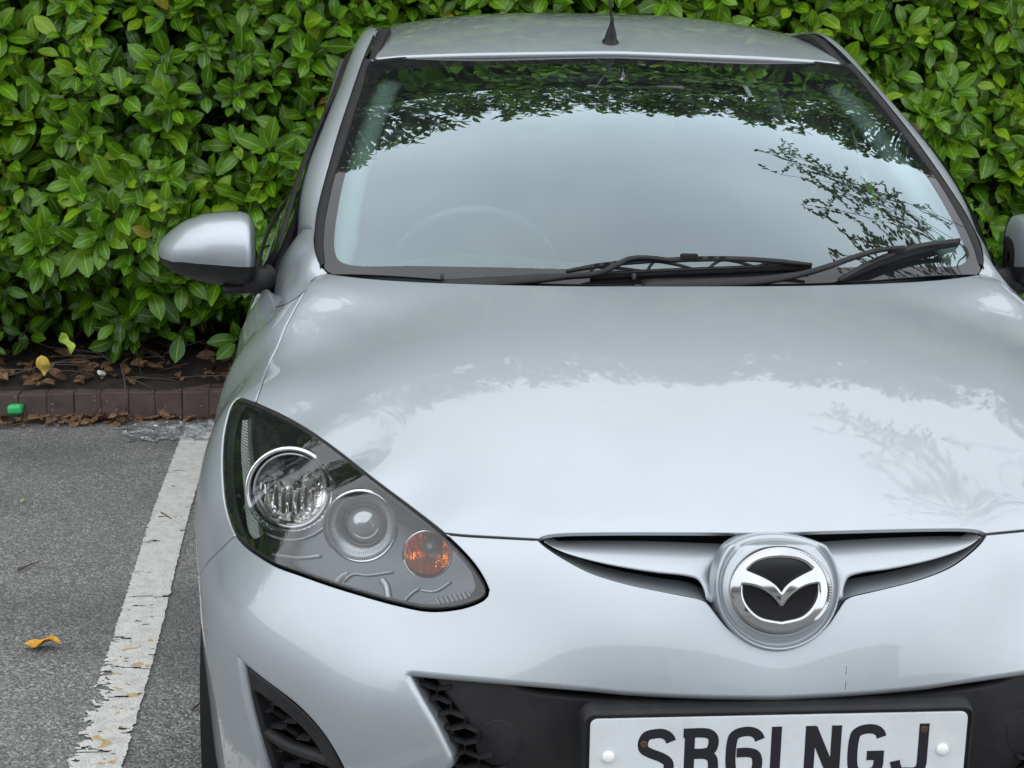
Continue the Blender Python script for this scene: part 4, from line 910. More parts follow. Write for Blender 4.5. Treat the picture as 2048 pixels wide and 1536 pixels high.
# ---- wipers
def wh(pts, off, n=24):
    W_ = Field.__new__(Field); W_.__dict__.update(WS.__dict__); W_.off = off; return resample(spline(W_.hit(pts), 8), n=n)
def wiper(arm, blade, rub, slots):
    W_ = Field.__new__(Field); W_.__dict__.update(WS.__dict__); ap3 = []
    for k_, p_ in enumerate(arm): W_.off = float(np.interp(k_/(len(arm)-1), [0, .3, .6, 1], [.010, .020, .034, .034])); ap3.append(W_.hit([p_])[0])
    A3 = resample(spline(ap3, 8), n=40); wdt = [(lerp(s_, [0, .42, .55, 1], [.019, .013, .0065, .005]), lerp(s_, [0, .5, 1], [.007, .006, .0045])) for s_ in np.linspace(0, 1, 41)]
    W_ = mk('wiper', *tube(A3, wdt, 8, up=tuple(WS.N)), BLACK, CAR)
    B3 = wh(blade, .024, 40); wb_ = [(lerp(s_, [0, .1, .5, .9, 1], [.0028, .006, .0075, .006, .0028]), .0045) for s_ in np.linspace(0, 1, 41)]
    BL = mk('wiper_blade', *tube(B3, wb_, 6, up=tuple(WS.N)), BLACK, W_)
    R3 = wh(rub, .006, 40); mk('rubber_strip', *tube(R3, [(.0028, .0075)]*41, 6, up=tuple(WS.N)), RUBBER, W_)
    R4 = R3+WS.N*.009; VF = [tube(R4, [(.0042, .0022)]*41, 6, up=tuple(WS.N))]
    for f0, f1 in ((.02, .24), (.27, .47), (.53, .73), (.76, .97)):
        i0, i1 = int(f0*40), int(f1*40); mid = (B3[(i0+i1)//2]+B3[(i0+i1)//2+1])/2-WS.N*.003; VF.append(tube(spline([R4[i0], (R4[i0]+mid)/2+WS.N*.003, mid, (R4[i1]+mid)/2+WS.N*.003, R4[i1]], 5), [(.0032, .003)]*21, 6, up=tuple(WS.N)))
    mk('blade_claw', *join(*VF), BLACK, W_)
    VF = []
    for s_ in slots:
        i_ = s_*40; p_ = B3[int(i_)]*(1-i_ % 1)+B3[min(int(i_)+1, 40)]*(i_ % 1)+WS.N*.0040+V3(0, -.003, 0); T_ = unit(B3[min(int(i_)+1, 40)]-B3[int(i_)]); b_ = box((0, 0, 0), (.011, .0028, .0035)); Rr = np.stack([T_, unit(np.cross(WS.N, T_)), WS.N], 1); mk('blade_slot', b_[0] @ Rr.T+p_, b_[1], DARK, W_)
    j = B3[20]; mk('blade_joint', *box(j+WS.N*.006, (.034, .012, .012), bev=.003), DARK, W_)
wiper([(884, 571), (930, 568), (1030, 561), (1130, 553), (1170, 551), (1200, 546), (1235, 529), (1262, 517), (1300, 516), (1345, 521)], [(1132, 543), (1200, 531), (1290, 522), (1345, 520), (1400, 518), (1475, 518), (1560, 523), (1622, 530)], [(1180, 556), (1300, 549), (1450, 543), (1560, 538), (1622, 536)], [.125, .165, .205, .50, .545, .59, .635])
wiper([(1285, 572), (1310, 570), (1400, 567), (1520, 561), (1600, 549), (1660, 532), (1710, 514), (1760, 500), (1810, 495)], [(1678, 562), (1720, 536), (1760, 517), (1800, 503), (1830, 494), (1870, 487), (1916, 485)], [(1676, 566), (1740, 538), (1800, 515), (1860, 498), (1918, 486)], [.30, .345, .39])
# washer cover and seams on the scuttle
for px_ in ((884, 562), (1266, 563)):
    p_ = WS.hit([px_])[0]+WS.N*.012; mk('pivot_cap', *box(p_, (.007, .02, .012), bev=.003, seg=2), GREYPL, CAR)
def scut(pts, off): return wh(pts, off, 30)
ca = scut([(690, 549), (760, 546), (860, 545), (1000, 546), (1160, 547), (1335, 548)], .006); cb = ca+V3(0, -.07, -.045)
V = np.vstack([ca, cb]); V = np.vstack([V, V*[-1, 1, 1]]); F = [(k, 31+k, 31+k+1, k+1) for k in range(30)]; F2 = [tuple(62+i for i in reversed(f)) for f in F]

# ---- small damage on the bumper
for a_, b_ in (([(1693, 1332), (1692, 1350)], .0003), ([(1692, 1362), (1691, 1379)], .0004)):
    L = FRONT.hit(a_); mk('paint_crack', *tube([L[0], (L[0]+L[1])/2, L[1]], b_, 5), DARK, BUMPER)
# ================================================================ surroundings
# ---- ground
def kerbY(x): return 3.715+.0482*(x+1.973)
KA = math.atan(.0482)
m, t = mat('weathered asphalt'); co = objco(t)
v1 = t.n('ShaderNodeTexVoronoi', Vector=co, Scale=170.); v2 = t.n('ShaderNodeTexVoronoi', Vector=co, Scale=95.)
s1 = t.n('ShaderNodeSeparateColor', Color=v1.outputs['Color']).outputs[0]; s2 = t.n('ShaderNodeSeparateColor', Color=v2.outputs['Color']).outputs[0]
n1 = t.n('ShaderNodeTexNoise', Vector=co, Scale=1.3, Detail=6., Roughness=.6).outputs[0]
n2 = t.n('ShaderNodeTexNoise', Vector=co, Scale=420., Detail=3.).outputs[0]
n3 = t.n('ShaderNodeTexNoise', Vector=co, Scale=9., Detail=5., Roughness=.7).outputs[0]
c = t.ramp(s1, [(0, (.075, .075, .074)), (.35, (.16, .158, .153)), (.7, (.25, .246, .237)), (1, (.46, .45, .43))])
c = t.mix(t.math('MULTIPLY', s2, .38), c, (.07, .07, .072, 1))
c = t.mix(t.ramp(n1, [(.35, (0, 0, 0)), (.7, (.5, .5, .5))]), c, (.22, .216, .208, 1))
c = t.mix(t.ramp(n3, [(.52, (0, 0, 0)), (.8, (.4, .4, .4))]), c, (.060, .058, .055, 1))
ns = t.n('ShaderNodeTexNoise', Vector=t.n('ShaderNodeMapping', Vector=co, Location=(3.7, 1.2, 0), Scale=(.7, 1.6, 1)).outputs[0], Scale=1.1, Detail=4., Roughness=.5).outputs[0]
c = t.mix(t.ramp(ns, [(.50, (0, 0, 0)), (.66, (.42, .42, .42))]), c, (.065, .064, .063, 1))
h = t.math('ADD', t.math('MULTIPLY', v1.outputs['Distance'], -1.4), t.math('MULTIPLY', n2, .5))
b = t.n('ShaderNodeBump', Strength=.75, Distance=.0035, Height=h).outputs[0]
p = t.n('ShaderNodeBsdfPrincipled', Base_Color=c, Roughness=.85, Normal=b)
t.n('ShaderNodeOutputMaterial', Surface=p.outputs[0]); ASPH = m
gx = np.r_[np.linspace(-60, -4, 15), np.linspace(-3.6, 3.6, 61), np.linspace(4, 60, 15)]; gy = np.r_[np.linspace(-70, -2, 20), np.linspace(-1.5, 6, 61), np.linspace(7, 60, 12)]
V = np.array([(x, y, .006*mnoise.noise(Vector((x*.9, y*.9, 3))) if abs(x) < 4 and -2 < y < 6 else 0) for x in gx for y in gy]); 
tag(mk('ground', V, [tuple(reversed(f)) if False else f for f in grid_faces(len(gx), len(gy), flip=False)], ASPH), kind='structure', label='weathered grey asphalt of the car park')
def gz(x, y): return .006*mnoise.noise(Vector((x*.9, y*.9, 3)))

# ---- worn white bay line
m, t = mat('worn road paint'); co = objco(t)
n1 = t.n('ShaderNodeTexNoise', Vector=co, Scale=30., Detail=6., Roughness=.7).outputs[0]; n2 = t.n('ShaderNodeTexNoise', Vector=co, Scale=260., Detail=3.).outputs[0]
vo = t.n('ShaderNodeTexVoronoi', Vector=co, Scale=150.).outputs['Distance']
c = t.ramp(n1, [(.3, (.44, .43, .40)), (.55, (.60, .59, .555)), (.75, (.68, .67, .635))])
c = t.mix(t.ramp(n2, [(.5, (0, 0, 0)), (.75, (.5, .5, .5))]), c, (.25, .245, .23, 1))
ye = t.n('ShaderNodeTexNoise', Vector=co, Scale=19., Detail=2.).outputs[0]
sy = t.n('ShaderNodeSeparateXYZ', Vector=co).outputs[1]
ym = t.math('MULTIPLY', t.math('GREATER_THAN', ye, .635), t.math('LESS_THAN', sy, 1.75))
c = t.mix(t.math('MULTIPLY', ym, .75), c, (.42, .27, .08, 1))
b = t.n('ShaderNodeBump', Strength=.6, Distance=.0025, Height=t.math('ADD', vo, n1)).outputs[0]
p = t.n('ShaderNodeBsdfPrincipled', Base_Color=c, Roughness=.75, Normal=b); t.n('ShaderNodeOutputMaterial', Surface=p.outputs[0]); LINE = m
def lineX(y): return -1.0776-.0417*(y-1.06)-.004*math.sin(y*3)
cs = .0045; nx = int(.116/cs); y0, y1 = -1.2, 3.70; ny = int((y1-y0)/cs)
V = []; keep = []
for j in range(ny+1):
    y = y0+(y1-y0)*j/ny
    e1_ = .004*mnoise.noise(Vector((0, y*22, 1)))+.006*mnoise.noise(Vector((0, y*75, 5))); e2_ = .003*mnoise.noise(Vector((0, y*22, 9)))+.004*mnoise.noise(Vector((0, y*80, 7)))
    xr = lineX(y)+e2_; xl = lineX(y)-.112+e1_
    for i in range(nx+1):
        u = i/nx; x = xl+(xr-xl)*u+.0012*mnoise.noise(Vector((i*3.1, j*2.7, 0))); V.append((x, y+.0012*mnoise.noise(Vector((i*2.1, j*1.7, 9))), gz(x, y)+.0045))
F = []
for j in range(ny):
    y = y0+(y1-y0)*(j+.5)/ny
    wear = np.clip((1.9-y)/.5, 0, 1)*.26+.02
    for i in range(nx):
        u = i/nx; x = -.1*(1-u)
        edge = max(0, 1-u*2.6)*.42*min(wear/.22, 1)+max(0, (u-.92)*10)*.08
        nv = .62*mnoise.noise(Vector((x*42, y*60, 2)))+.5*mnoise.noise(Vector((x*12, y*15, 8)))+.25*mnoise.noise(Vector((x*120, y*150, 4)))
        if nv > .70-wear*1.25-edge: continue
        if mnoise.noise(Vector((x*5, y*31+.6*mnoise.noise(Vector((x*30, y*9, 1))), 13))) > .47-wear*.25 and abs(mnoise.noise(Vector((x*14, y*60, 17)))) < .13: continue
        a_ = j*(nx+1)+i; F.append((a_, a_+1, a_+nx+2, a_+nx+1))
tag(mk('bay_line', V, F, LINE, smooth=False), kind='structure', label='worn white painted parking bay line')

# ---- kerb of paver bricks, soil bed
m, t = mat('kerb brick'); co = t.n('ShaderNodeTexCoord').outputs['Object']; oi = t.n('ShaderNodeObjectInfo').outputs['Random']
cw = t.n('ShaderNodeVectorMath', {'operation': 'ADD'}, _0=co, _1=t.n('ShaderNodeCombineXYZ', X=t.math('MULTIPLY', oi, 37.), Y=oi, Z=0.).outputs[0]).outputs[0]
n1 = t.n('ShaderNodeTexNoise', Vector=cw, Scale=14., Detail=6., Roughness=.65).outputs[0]
v1 = t.n('ShaderNodeTexVoronoi', Vector=cw, Scale=150.)
sp = t.n('ShaderNodeSeparateColor', Color=v1.outputs['Color']).outputs[0]
c = t.ramp(n1, [(.3, (.050, .034, .032)), (.55, (.090, .058, .052)), (.8, (.115, .088, .078))])
c = t.mix(t.math('MULTIPLY', t.math('SUBTRACT', oi, .3), .5), c, (.070, .060, .052, 1))
c = t.mix(t.math('MULTIPLY', t.math('GREATER_THAN', sp, .985), .45), c, (.30, .28, .24, 1))
b = t.n('ShaderNodeBump', Strength=.5, Distance=.002, Height=t.math('ADD', sp, n1)).outputs[0]
p = t.n('ShaderNodeBsdfPrincipled', Base_Color=c, Roughness=.85, Normal=b); t.n('ShaderNodeOutputMaterial', Surface=p.outputs[0]); BRICK = m
KERB = thing('brick_kerb', 'low kerb of upright dark brown paver bricks under the hedge', 'kerb')
def brick_mesh(seed):
    V, F = box((0, 0, 0), (.0972, .20, .145), bev=.0035, seg=1)
    for v in V: v += .0012*np.array(mnoise.noise_vector(Vector(v*20+seed)))
    me = bpy.data.meshes.new('brick'); me.from_pydata(V.tolist(), [], F); me.materials.append(BRICK); return me
BM = [brick_mesh(i*5.) for i in range(6)]
x = -4.6; i = 0
while x < 4.4:
    o = bpy.data.objects.new('brick', BM[i % 6]); COL.objects.link(o); o.parent = KERB
    o.location = (x, kerbY(x)+.10+random.uniform(-.003, .003), .0375+random.uniform(-.0015, .0015)); o.rotation_euler = (random.uniform(-.015, .015), random.uniform(-.012, .012), KA+random.uniform(-.012, .012))
    x += .0980; i += 1
m, t = mat('dark soil'); co = objco(t)
n1 = t.n('ShaderNodeTexNoise', Vector=co, Scale=35., Detail=8., Roughness=.75).outputs[0]
c = t.ramp(n1, [(.35, (.012, .009, .007)), (.55, (.035, .025, .018)), (.75, (.075, .055, .04))])
b = t.n('ShaderNodeBump', Strength=1., Distance=.012, Height=n1).outputs[0]
p = t.n('ShaderNodeBsdfPrincipled', Base_Color=c, Roughness=.95, Normal=b); t.n('ShaderNodeOutputMaterial', Surface=p.outputs[0]); SOIL = m
gx = np.linspace(-7, 7, 180); gy = np.linspace(0, 1, 26)**1.3*2.2
V = [(x, kerbY(x)+.03+y, .106+.25*min(y, .8)*.45+.03*mnoise.noise(Vector((x*4, y*4, 0)))+.012*mnoise.noise(Vector((x*17, y*17, 0)))) for x in gx for y in gy]
tag(mk('soil_bed', V, grid_faces(len(gx), len(gy)), SOIL), kind='structure', label='dark soil bed behind the brick kerb')

# ---- laurel hedge
def leaf_mat():
    m, t = mat('laurel leaf'); uv = t.n('ShaderNodeUVMap', {'uv_map': 'UVMap'}).outputs[0]; s = t.n('ShaderNodeSeparateXYZ', Vector=uv)
    at_ = t.n('ShaderNodeAttribute', {'attribute_name': 'rnd'}); rnd = at_.outputs['Fac']
    au = t.math('ABSOLUTE', t.math('SUBTRACT', s.outputs[0], .5)); v = s.outputs[1]
    mid = t.ramp(au, [(.022, (1, 1, 1)), (.05, (0, 0, 0))])
    vein = t.math('SINE', t.math('MULTIPLY', t.math('SUBTRACT', v, t.math('MULTIPLY', au, .55)), 48.))
    vm = t.ramp(vein, [(.90, (0, 0, 0)), (.995, (.55, .55, .55))])
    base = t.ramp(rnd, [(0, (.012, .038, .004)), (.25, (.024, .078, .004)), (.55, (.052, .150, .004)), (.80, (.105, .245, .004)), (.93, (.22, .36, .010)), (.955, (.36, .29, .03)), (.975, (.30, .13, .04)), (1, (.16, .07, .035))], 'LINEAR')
    co = objco(t, 1.); nz = t.n('ShaderNodeTexNoise', Vector=co, Scale=40., Detail=5.).outputs[0]
    base = t.mix(t.ramp(nz, [(.4, (0, 0, 0)), (.8, (.45, .45, .45))]), base, (.02, .055, .015, 1))
    light = t.mix(.6, base, (.36, .55, .08, 1))
    c = t.mix(t.math('MULTIPLY', vm, .5), base, light); c = t.mix(mid, c, light)
    bk = t.n('ShaderNodeNewGeometry').outputs['Backfacing']
    c = t.mix(bk, c, t.mix(.6, base, (.10, .19, .06, 1)))
    bm_ = t.n('ShaderNodeBump', Strength=.35, Distance=.0015, Height=t.math('ADD', t.math('MULTIPLY', vm, -1.), t.math('ADD', t.math('MULTIPLY', mid, -1.), nz))).outputs[0]
    p = t.n('ShaderNodeBsdfPrincipled', Base_Color=c, Roughness=t.math('ADD', .17, t.math('MULTIPLY', nz, .2)), Normal=bm_)
    p.inputs['Specular IOR Level'].default_value = .38
    tl = t.n('ShaderNodeBsdfTranslucent', Color=t.mix(.5, c, (.22, .42, .03, 1)), Normal=bm_)
    ms = t.n('ShaderNodeMixShader', _0=.16, _1=p.outputs[0], _2=tl.outputs[0])
    t.n('ShaderNodeOutputMaterial', Surface=ms.outputs[0]); return m
LEAF = leaf_mat()
STEM = principled('laurel stem', (.10, .13, .045), .6)
TWIG = principled('dead twig', (.085, .065, .05), .85)
def leaf_shape(ns, fold, droop, wav, wr, seed):
    """unit leaf along +Y, upper side +Z"""
    r = np.random.default_rng(seed); P = []; U = []
    ph = r.uniform(0, 6.28)
    for i in range(ns+1):
        v = i/ns; wd = wr*(math.sin(math.pi*v**1.12)**.68)*(1.0 if v < .88 else .8) if 0 < v < 1 else 0
        if i == ns: wd = 0
        wd = max(wd, .012)
        zc = -droop*v*v
        for u in (-1, 0, 1):
            z = zc+(fold*wd*abs(u))+wav*math.sin(v*9+ph+(1.5 if u > 0 else 0))*abs(u)*wd
            P.append((u*wd, v*(1-.25*droop*v), z)); U.append((.5+.5*u, v))
    F = [(i*3+k, i*3+k+1, (i+1)*3+k+1, (i+1)*3+k) for i in range(ns) for k in (0, 1)]
    return np.array(P), F, np.array(U)
SHAPES = [leaf_shape(6, f, d, wv, wr, k) for k, (f, d, wv, wr) in enumerate([(.35, .10, .08, .245), (.25, .22, .13, .26), (.45, .05, .10, .225), (.3, .32, .08, .25), (.2, .15, .22, .265), (.4, -.06, .10, .235), (.15, .42, .12, .25), (.35, .18, .18, .22)])]
def hedge_front(x, z):
    b_ = .16*mnoise.noise(Vector((x*.8, z*.9, 1)))+.09*mnoise.noise(Vector((x*2.3, z*2.3, 5)))
    under = max(0, .62-z)*.85+max(0, .40-z)*.6*(1 if True else 0)
    return kerbY(x)+.14+b_+under+.03*z
leaves = []   # (pos, rotation 3x3, length, shape, rnd, visible-front flag)
def frame(d, n):
    y = unit(d); x = unit(np.cross(y, n)); z = np.cross(x, y); return np.stack([x, y, z], 1)
def shoot(p, ax, nl, L, bright, spread=1.):
    ax = unit(ax); ref = unit(np.cross(ax, (0.3, .2, 1))); bi = np.cross(ax, ref); a0 = random.uniform(0, 6.28)
    slen = L*random.uniform(.5, .9)
    for k in range(nl):
        f = k/max(nl-1, 1); th = a0+2.4*k; rad = ref*math.cos(th)+bi*math.sin(th)
        tilt = (1.25-.75*f)*spread*random.uniform(.8, 1.2)
        d = ax*math.cos(tilt)+rad*math.sin(tilt)+V3(0, 0, -.22*random.random())
        base = p-ax*slen*(1-f)*.9+rad*.006
        d = unit(d); nrm = unit(ax*.7+V3(0, -.9, .6)*.9+.45*np.array([random.gauss(0, 1) for _ in range(3)])*.5)
        if abs(nrm @ d) > .95: nrm = unit(nrm+V3(0, -1, .3))
        l = L*random.uniform(.72, 1.12)*(1-.22*f)
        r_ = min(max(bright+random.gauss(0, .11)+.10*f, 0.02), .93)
        q = random.random()
        if q < .004: r_ = .955
        elif q < .007: r_ = .985
        leaves.append((base+d*.014, frame(d, nrm), l, random.randrange(8), r_))
stems = []
TOP = lambda x: 4.18+.60*float(np.clip((-x-.6)/1.1, 0, 1))+.26*mnoise.noise(Vector((x*.7, 0, 2)))+.14*mnoise.noise(Vector((x*2.6, 1, 2)))+.05*(x*.2)
def clump(x, z): return mnoise.noise(Vector((x*1.7, z*1.9, 11)))*.16
def place(n, x0, x1, z0, z1, layer):
    for _ in range(n):
        x = random.uniform(x0, x1); z = random.uniform(z0, z1)
        if z > TOP(x): continue
        if z < .42 and random.random() < .55+.6*mnoise.noise(Vector((x*2.2, 0, 4))) and layer == 0: continue
        y = hedge_front(x, z)
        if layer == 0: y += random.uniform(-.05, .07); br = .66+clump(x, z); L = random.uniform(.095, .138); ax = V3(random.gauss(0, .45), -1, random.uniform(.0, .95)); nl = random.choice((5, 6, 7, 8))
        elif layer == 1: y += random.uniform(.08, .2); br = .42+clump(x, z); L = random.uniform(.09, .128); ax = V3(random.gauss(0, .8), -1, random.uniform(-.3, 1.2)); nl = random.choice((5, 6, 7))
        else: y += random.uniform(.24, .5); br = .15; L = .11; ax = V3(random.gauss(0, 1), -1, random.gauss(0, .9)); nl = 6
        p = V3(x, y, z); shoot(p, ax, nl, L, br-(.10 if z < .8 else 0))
        if layer < 2 and x0 > -3: stems.append((p, p+V3(random.gauss(0, .05), .16, -.12)))
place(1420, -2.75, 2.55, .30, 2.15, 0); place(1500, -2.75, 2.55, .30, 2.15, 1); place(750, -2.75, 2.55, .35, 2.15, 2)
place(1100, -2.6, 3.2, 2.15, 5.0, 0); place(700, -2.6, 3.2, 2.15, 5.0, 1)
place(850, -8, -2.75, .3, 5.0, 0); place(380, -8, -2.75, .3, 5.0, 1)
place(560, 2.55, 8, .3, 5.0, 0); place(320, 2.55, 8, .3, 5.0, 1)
for _ in range(240):   # low sprays hanging towards the kerb
    x = random.uniform(-2.9, 2.4); z = random.uniform(.20, .48); 
    if -1.95 < x < -1.62 and z < .42: continue
    y = kerbY(x)+random.uniform(.12, .45); shoot(V3(x, y, z), V3(random.gauss(0, .6), -1, random.uniform(-.5, .5)), random.choice((4, 5, 6)), random.uniform(.09, .125), .40)
    stems.append((V3(x, y, z), V3(x+random.gauss(0, .05), y+.2, z+.12)))
for _ in range(1100):   # the top of the hedge, leaning out over the bay
    x = random.uniform(-6, 6.5) if random.random() < .45 else random.uniform(-2.2, 3.); d_ = random.uniform(-.05, .9)
    p = V3(x, kerbY(x)+.2+.16*mnoise.noise(Vector((x*.8, 3.2, 1)))+d_, TOP(x)+random.uniform(-.12, .06)+.10*math.sin(min(d_, .9)*1.7)); shoot(p, V3(random.gauss(0, .5), -.55, 1), random.choice((5, 6, 7, 8)), random.uniform(.11, .15), .6)
HEDGE = thing('laurel_hedge', 'tall glossy green cherry laurel hedge behind the car', 'hedge')
# the largest leaves in view become parts of their own, the rest one mass
P0 = np.array([l[0] for l in leaves]); pc = project(P0+np.array([l[1][:, 1]*l[2]*.5 for l in leaves])); dep = (P0-CAM) @ CM[2]
facing = np.abs(np.array([l[1][:, 2] @ unit(l[0]-CAM) for l in leaves])); sizes = np.array([l[2] for l in leaves])/dep*facing
def behind_car(q):
    poly = np.array([(395, 1600), (395, 1000), (440, 780), (490, 640), (315, 560), (315, 430), (520, 420), (600, 340), (650, 230), (740, 55), (900, 25), (1550, 30), (1700, 130), (1900, 400), (2048, 450), (2048, 1600)], float)
    return inside(poly, q)
front = (pc[:, 0] > 0) & (pc[:, 0] < 2048) & (pc[:, 1] > 0) & (pc[:, 1] < 760) & ~behind_car(pc) & (P0[:, 1] < np.array([hedge_front(p[0], p[2]) for p in P0])+.06)
score = np.where(front, sizes, -1); pick = set(np.argsort(-score)[:300].tolist())
variants = {}
for i in pick:
    pos, R_, L, sh, rn = leaves[i]; key = (sh, round(rn*12))
    if key not in variants:
        P_, F_, U_ = SHAPES[sh]; me = bpy.data.meshes.new('leaf'); me.from_pydata(P_.tolist(), [], F_); me.materials.append(LEAF); me.polygons.foreach_set('use_smooth', [True]*len(F_))
        ul = me.uv_layers.new(name='UVMap'); li = np.empty(len(me.loops), int); me.loops.foreach_get('vertex_index', li); ul.data.foreach_set('uv', U_[li].ravel())
        at_ = me.attributes.new('rnd', 'FLOAT', 'POINT'); at_.data.foreach_set('value', [rn]*len(P_)); variants[key] = me
    o = bpy.data.objects.new('leaf', variants[key]); COL.objects.link(o); o.parent = HEDGE
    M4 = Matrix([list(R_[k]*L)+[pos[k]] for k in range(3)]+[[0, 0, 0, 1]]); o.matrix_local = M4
def mass(name, items, parent, material, shapes=SHAPES):
    VV, FF, UU, RR = [], [], [], []; off = 0
    for pos, R_, L, sh, rn in items:
        P_, F_, U_ = shapes[sh]; VV.append(P_ @ R_.T*L+pos); FF.append(np.array(F_)+off); UU.append(U_); RR.append(np.full(len(P_), rn)); off += len(P_)
    VV = np.vstack(VV); FF = np.vstack(FF); UU = np.vstack(UU); RR = np.concatenate(RR); k = FF.shape[1]
    me = bpy.data.meshes.new(name); me.vertices.add(len(VV)); me.vertices.foreach_set('co', VV.ravel()); me.loops.add(FF.size); me.loops.foreach_set('vertex_index', FF.ravel())
    me.polygons.add(len(FF)); me.polygons.foreach_set('loop_start', np.arange(0, FF.size, k)); me.polygons.foreach_set('loop_total', np.full(len(FF), k)); me.update(calc_edges=True)
    me.polygons.foreach_set('use_smooth', [True]*len(FF)); ul = me.uv_layers.new(name='UVMap'); ul.data.foreach_set('uv', UU[FF.ravel()].ravel())
    at_ = me.attributes.new('rnd', 'FLOAT', 'POINT'); at_.data.foreach_set('value', RR); me.materials.append(material); me.validate()
    o = bpy.data.objects.new(name, me); COL.objects.link(o); o.parent = parent; o['kind'] = 'stuff'; return o
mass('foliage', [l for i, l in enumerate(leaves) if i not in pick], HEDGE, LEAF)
parts_ = [tube([a_, (a_+b_)/2+V3(0, 0, -.01), b_], [.0022, .003, .004], 5, cap=False) for a_, b_ in stems]
for _ in range(60):
    x = random.uniform(-3, 2.6); y = hedge_front(x, .6)+random.uniform(.30, .6); a_ = V3(x, y+.1, .08)
    parts_.append(tube([a_, a_+V3(random.gauss(0, .08), random.gauss(0, .05), .4), a_+V3(random.gauss(0, .2), random.gauss(0, .1)-.08, 1.0), a_+V3(random.gauss(0, .3), random.gauss(0, .15)-.1, 1.9)], [.012, .010, .007, .003], 6, cap=False))
tag(mk('branches', *join(*parts_), TWIG, HEDGE), kind='stuff')
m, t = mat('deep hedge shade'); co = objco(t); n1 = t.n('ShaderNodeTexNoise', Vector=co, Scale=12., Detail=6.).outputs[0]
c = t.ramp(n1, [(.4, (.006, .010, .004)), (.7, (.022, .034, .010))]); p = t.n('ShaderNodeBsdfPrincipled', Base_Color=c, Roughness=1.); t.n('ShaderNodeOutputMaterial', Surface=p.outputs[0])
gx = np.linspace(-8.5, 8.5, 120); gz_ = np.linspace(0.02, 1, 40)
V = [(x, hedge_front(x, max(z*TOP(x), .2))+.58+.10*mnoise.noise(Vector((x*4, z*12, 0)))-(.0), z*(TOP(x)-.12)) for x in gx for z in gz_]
mk('shade_backing', V, grid_faces(len(gx), len(gz_)), m, HEDGE)  # dark sheet behind the leaves, hedge shade put into its colour

# ---- small-leaved tree reaching over the bay from the right (seen in the glass)
TREE = thing('overhanging_tree', 'small-leaved tree leaning over the bay from behind the hedge', 'tree')
SM_ = [leaf_shape(3, .3, .2, .1, .26, 50+k) for k in range(4)]; tl = []; br_ = []
tp = [V3(6.2, 5.1, 0), V3(6.0, 4.8, 1.8), V3(5.6, 4.3, 3.6), V3(5.0, 3.8, 5.2), V3(4.3, 3.3, 6.2)]; T3 = spline(tp, 8)
mk('trunk', *tube(T3, list(np.linspace(.11, .03, len(T3))), 10), TWIG, TREE)
ends = [(1.72, 3.6, 4.6), (1.75, 3.15, 4.6), (1.85, 2.7, 4.6), (1.95, 2.2, 4.6), (1.98, 1.7, 4.6), (2.15, 1.25, 4.6), (2.1, 3.2, 4.7), (2.3, 2.6, 4.8), (2.4, 1.9, 4.7), (2.6, 1.3, 4.8), (2.7, 2.4, 4.9), (2.0, 3.9, 4.9), (2.4, 3.6, 4.9)]
for e_ in ends:
    s0 = T3[random.randrange(16, 30)]; m_ = (s0+V3(*e_))/2+V3(random.gauss(0, .1), random.gauss(0, .1), .18); L_ = spline([s0, m_, V3(*e_)], 12); br_.append(tube(L_, list(np.linspace(.010, .003, len(L_))), 6))
    for k in range(14, len(L_)):
        for _ in range(2):
            d_ = unit(V3(random.gauss(0, 1), random.gauss(0, 1), random.gauss(-.25, .6))); l_ = random.uniform(.10, .34); q1 = L_[k]+d_*l_*.5; q2 = q1+unit(d_+V3(0, 0, -.5))*l_*.5; br_.append(tube([L_[k], q1, q2], [.003, .002, .001], 4, cap=False))
            for s_ in np.linspace(.2, 1, 7):
                pp = L_[k]*(1-s_)**2+2*q1*s_*(1-s_)+q2*s_*s_
                for sg in (1, -1):
                    dd = unit(d_+V3(random.gauss(0, .8), random.gauss(0, .8), random.gauss(-.1, .5))); tl.append((pp, frame(dd, unit(V3(random.gauss(0, .5), random.gauss(0, .5), 1))), random.uniform(.038, .062), random.randrange(4), random.uniform(.15, .55)))
tag(mk('branches', *join(*br_), TWIG, TREE), kind='stuff')
mass('foliage', tl, TREE, LEAF, SM_)

# ---- unseen building across the car park, added for reflections in paint and chrome
m, t = mat('far brick wall'); co = objco(t); bt = t.n('ShaderNodeTexBrick', Vector=t.n('ShaderNodeMapping', Vector=co, Rotation=(math.pi/2, 0, 0)).outputs[0], Color1=(.50, .49, .46, 1), Color2=(.44, .43, .40, 1), Mortar=(.5, .48, .45, 1), Scale=3.)
p = t.n('ShaderNodeBsdfPrincipled', Base_Color=bt.outputs[0], Roughness=.9); t.n('ShaderNodeOutputMaterial', Surface=p.outputs[0])
BL_ = thing('reflection_building', 'unseen two storey pale brick building added for reflections', 'building', loc=(-6, -27, 0))
mk('wall', *box((0, 0, 3), (34, 8, 6)), m, BL_, smooth=False)
v = np.array([(-17.5, -4.6, 5.9), (17.5, -4.6, 5.9), (17.5, 4.6, 5.9), (-17.5, 4.6, 5.9), (-16.5, 0, 8.2), (16.5, 0, 8.2)], float); mk('roof', v, [(0, 1, 5, 4), (3, 4, 5, 2), (0, 4, 3), (1, 2, 5), (0, 3, 2, 1)], principled('slate roof', (.06, .062, .07), .7), BL_, smooth=False)
for i in range(9):
    for z in (1.5, 4.2):
        f_ = mk('window', *box((-15+i*3.7, 4.02, z), (1.5, .12, 1.3)), principled('white window frame', (.7, .7, .7), .5) if 'white window frame' not in bpy.data.materials else bpy.data.materials['white window frame'], BL_, smooth=False)
        mk('pane', *box((-15+i*3.7, 4.07, z), (1.34, .06, 1.14)), GLOSSB, f_, smooth=False)
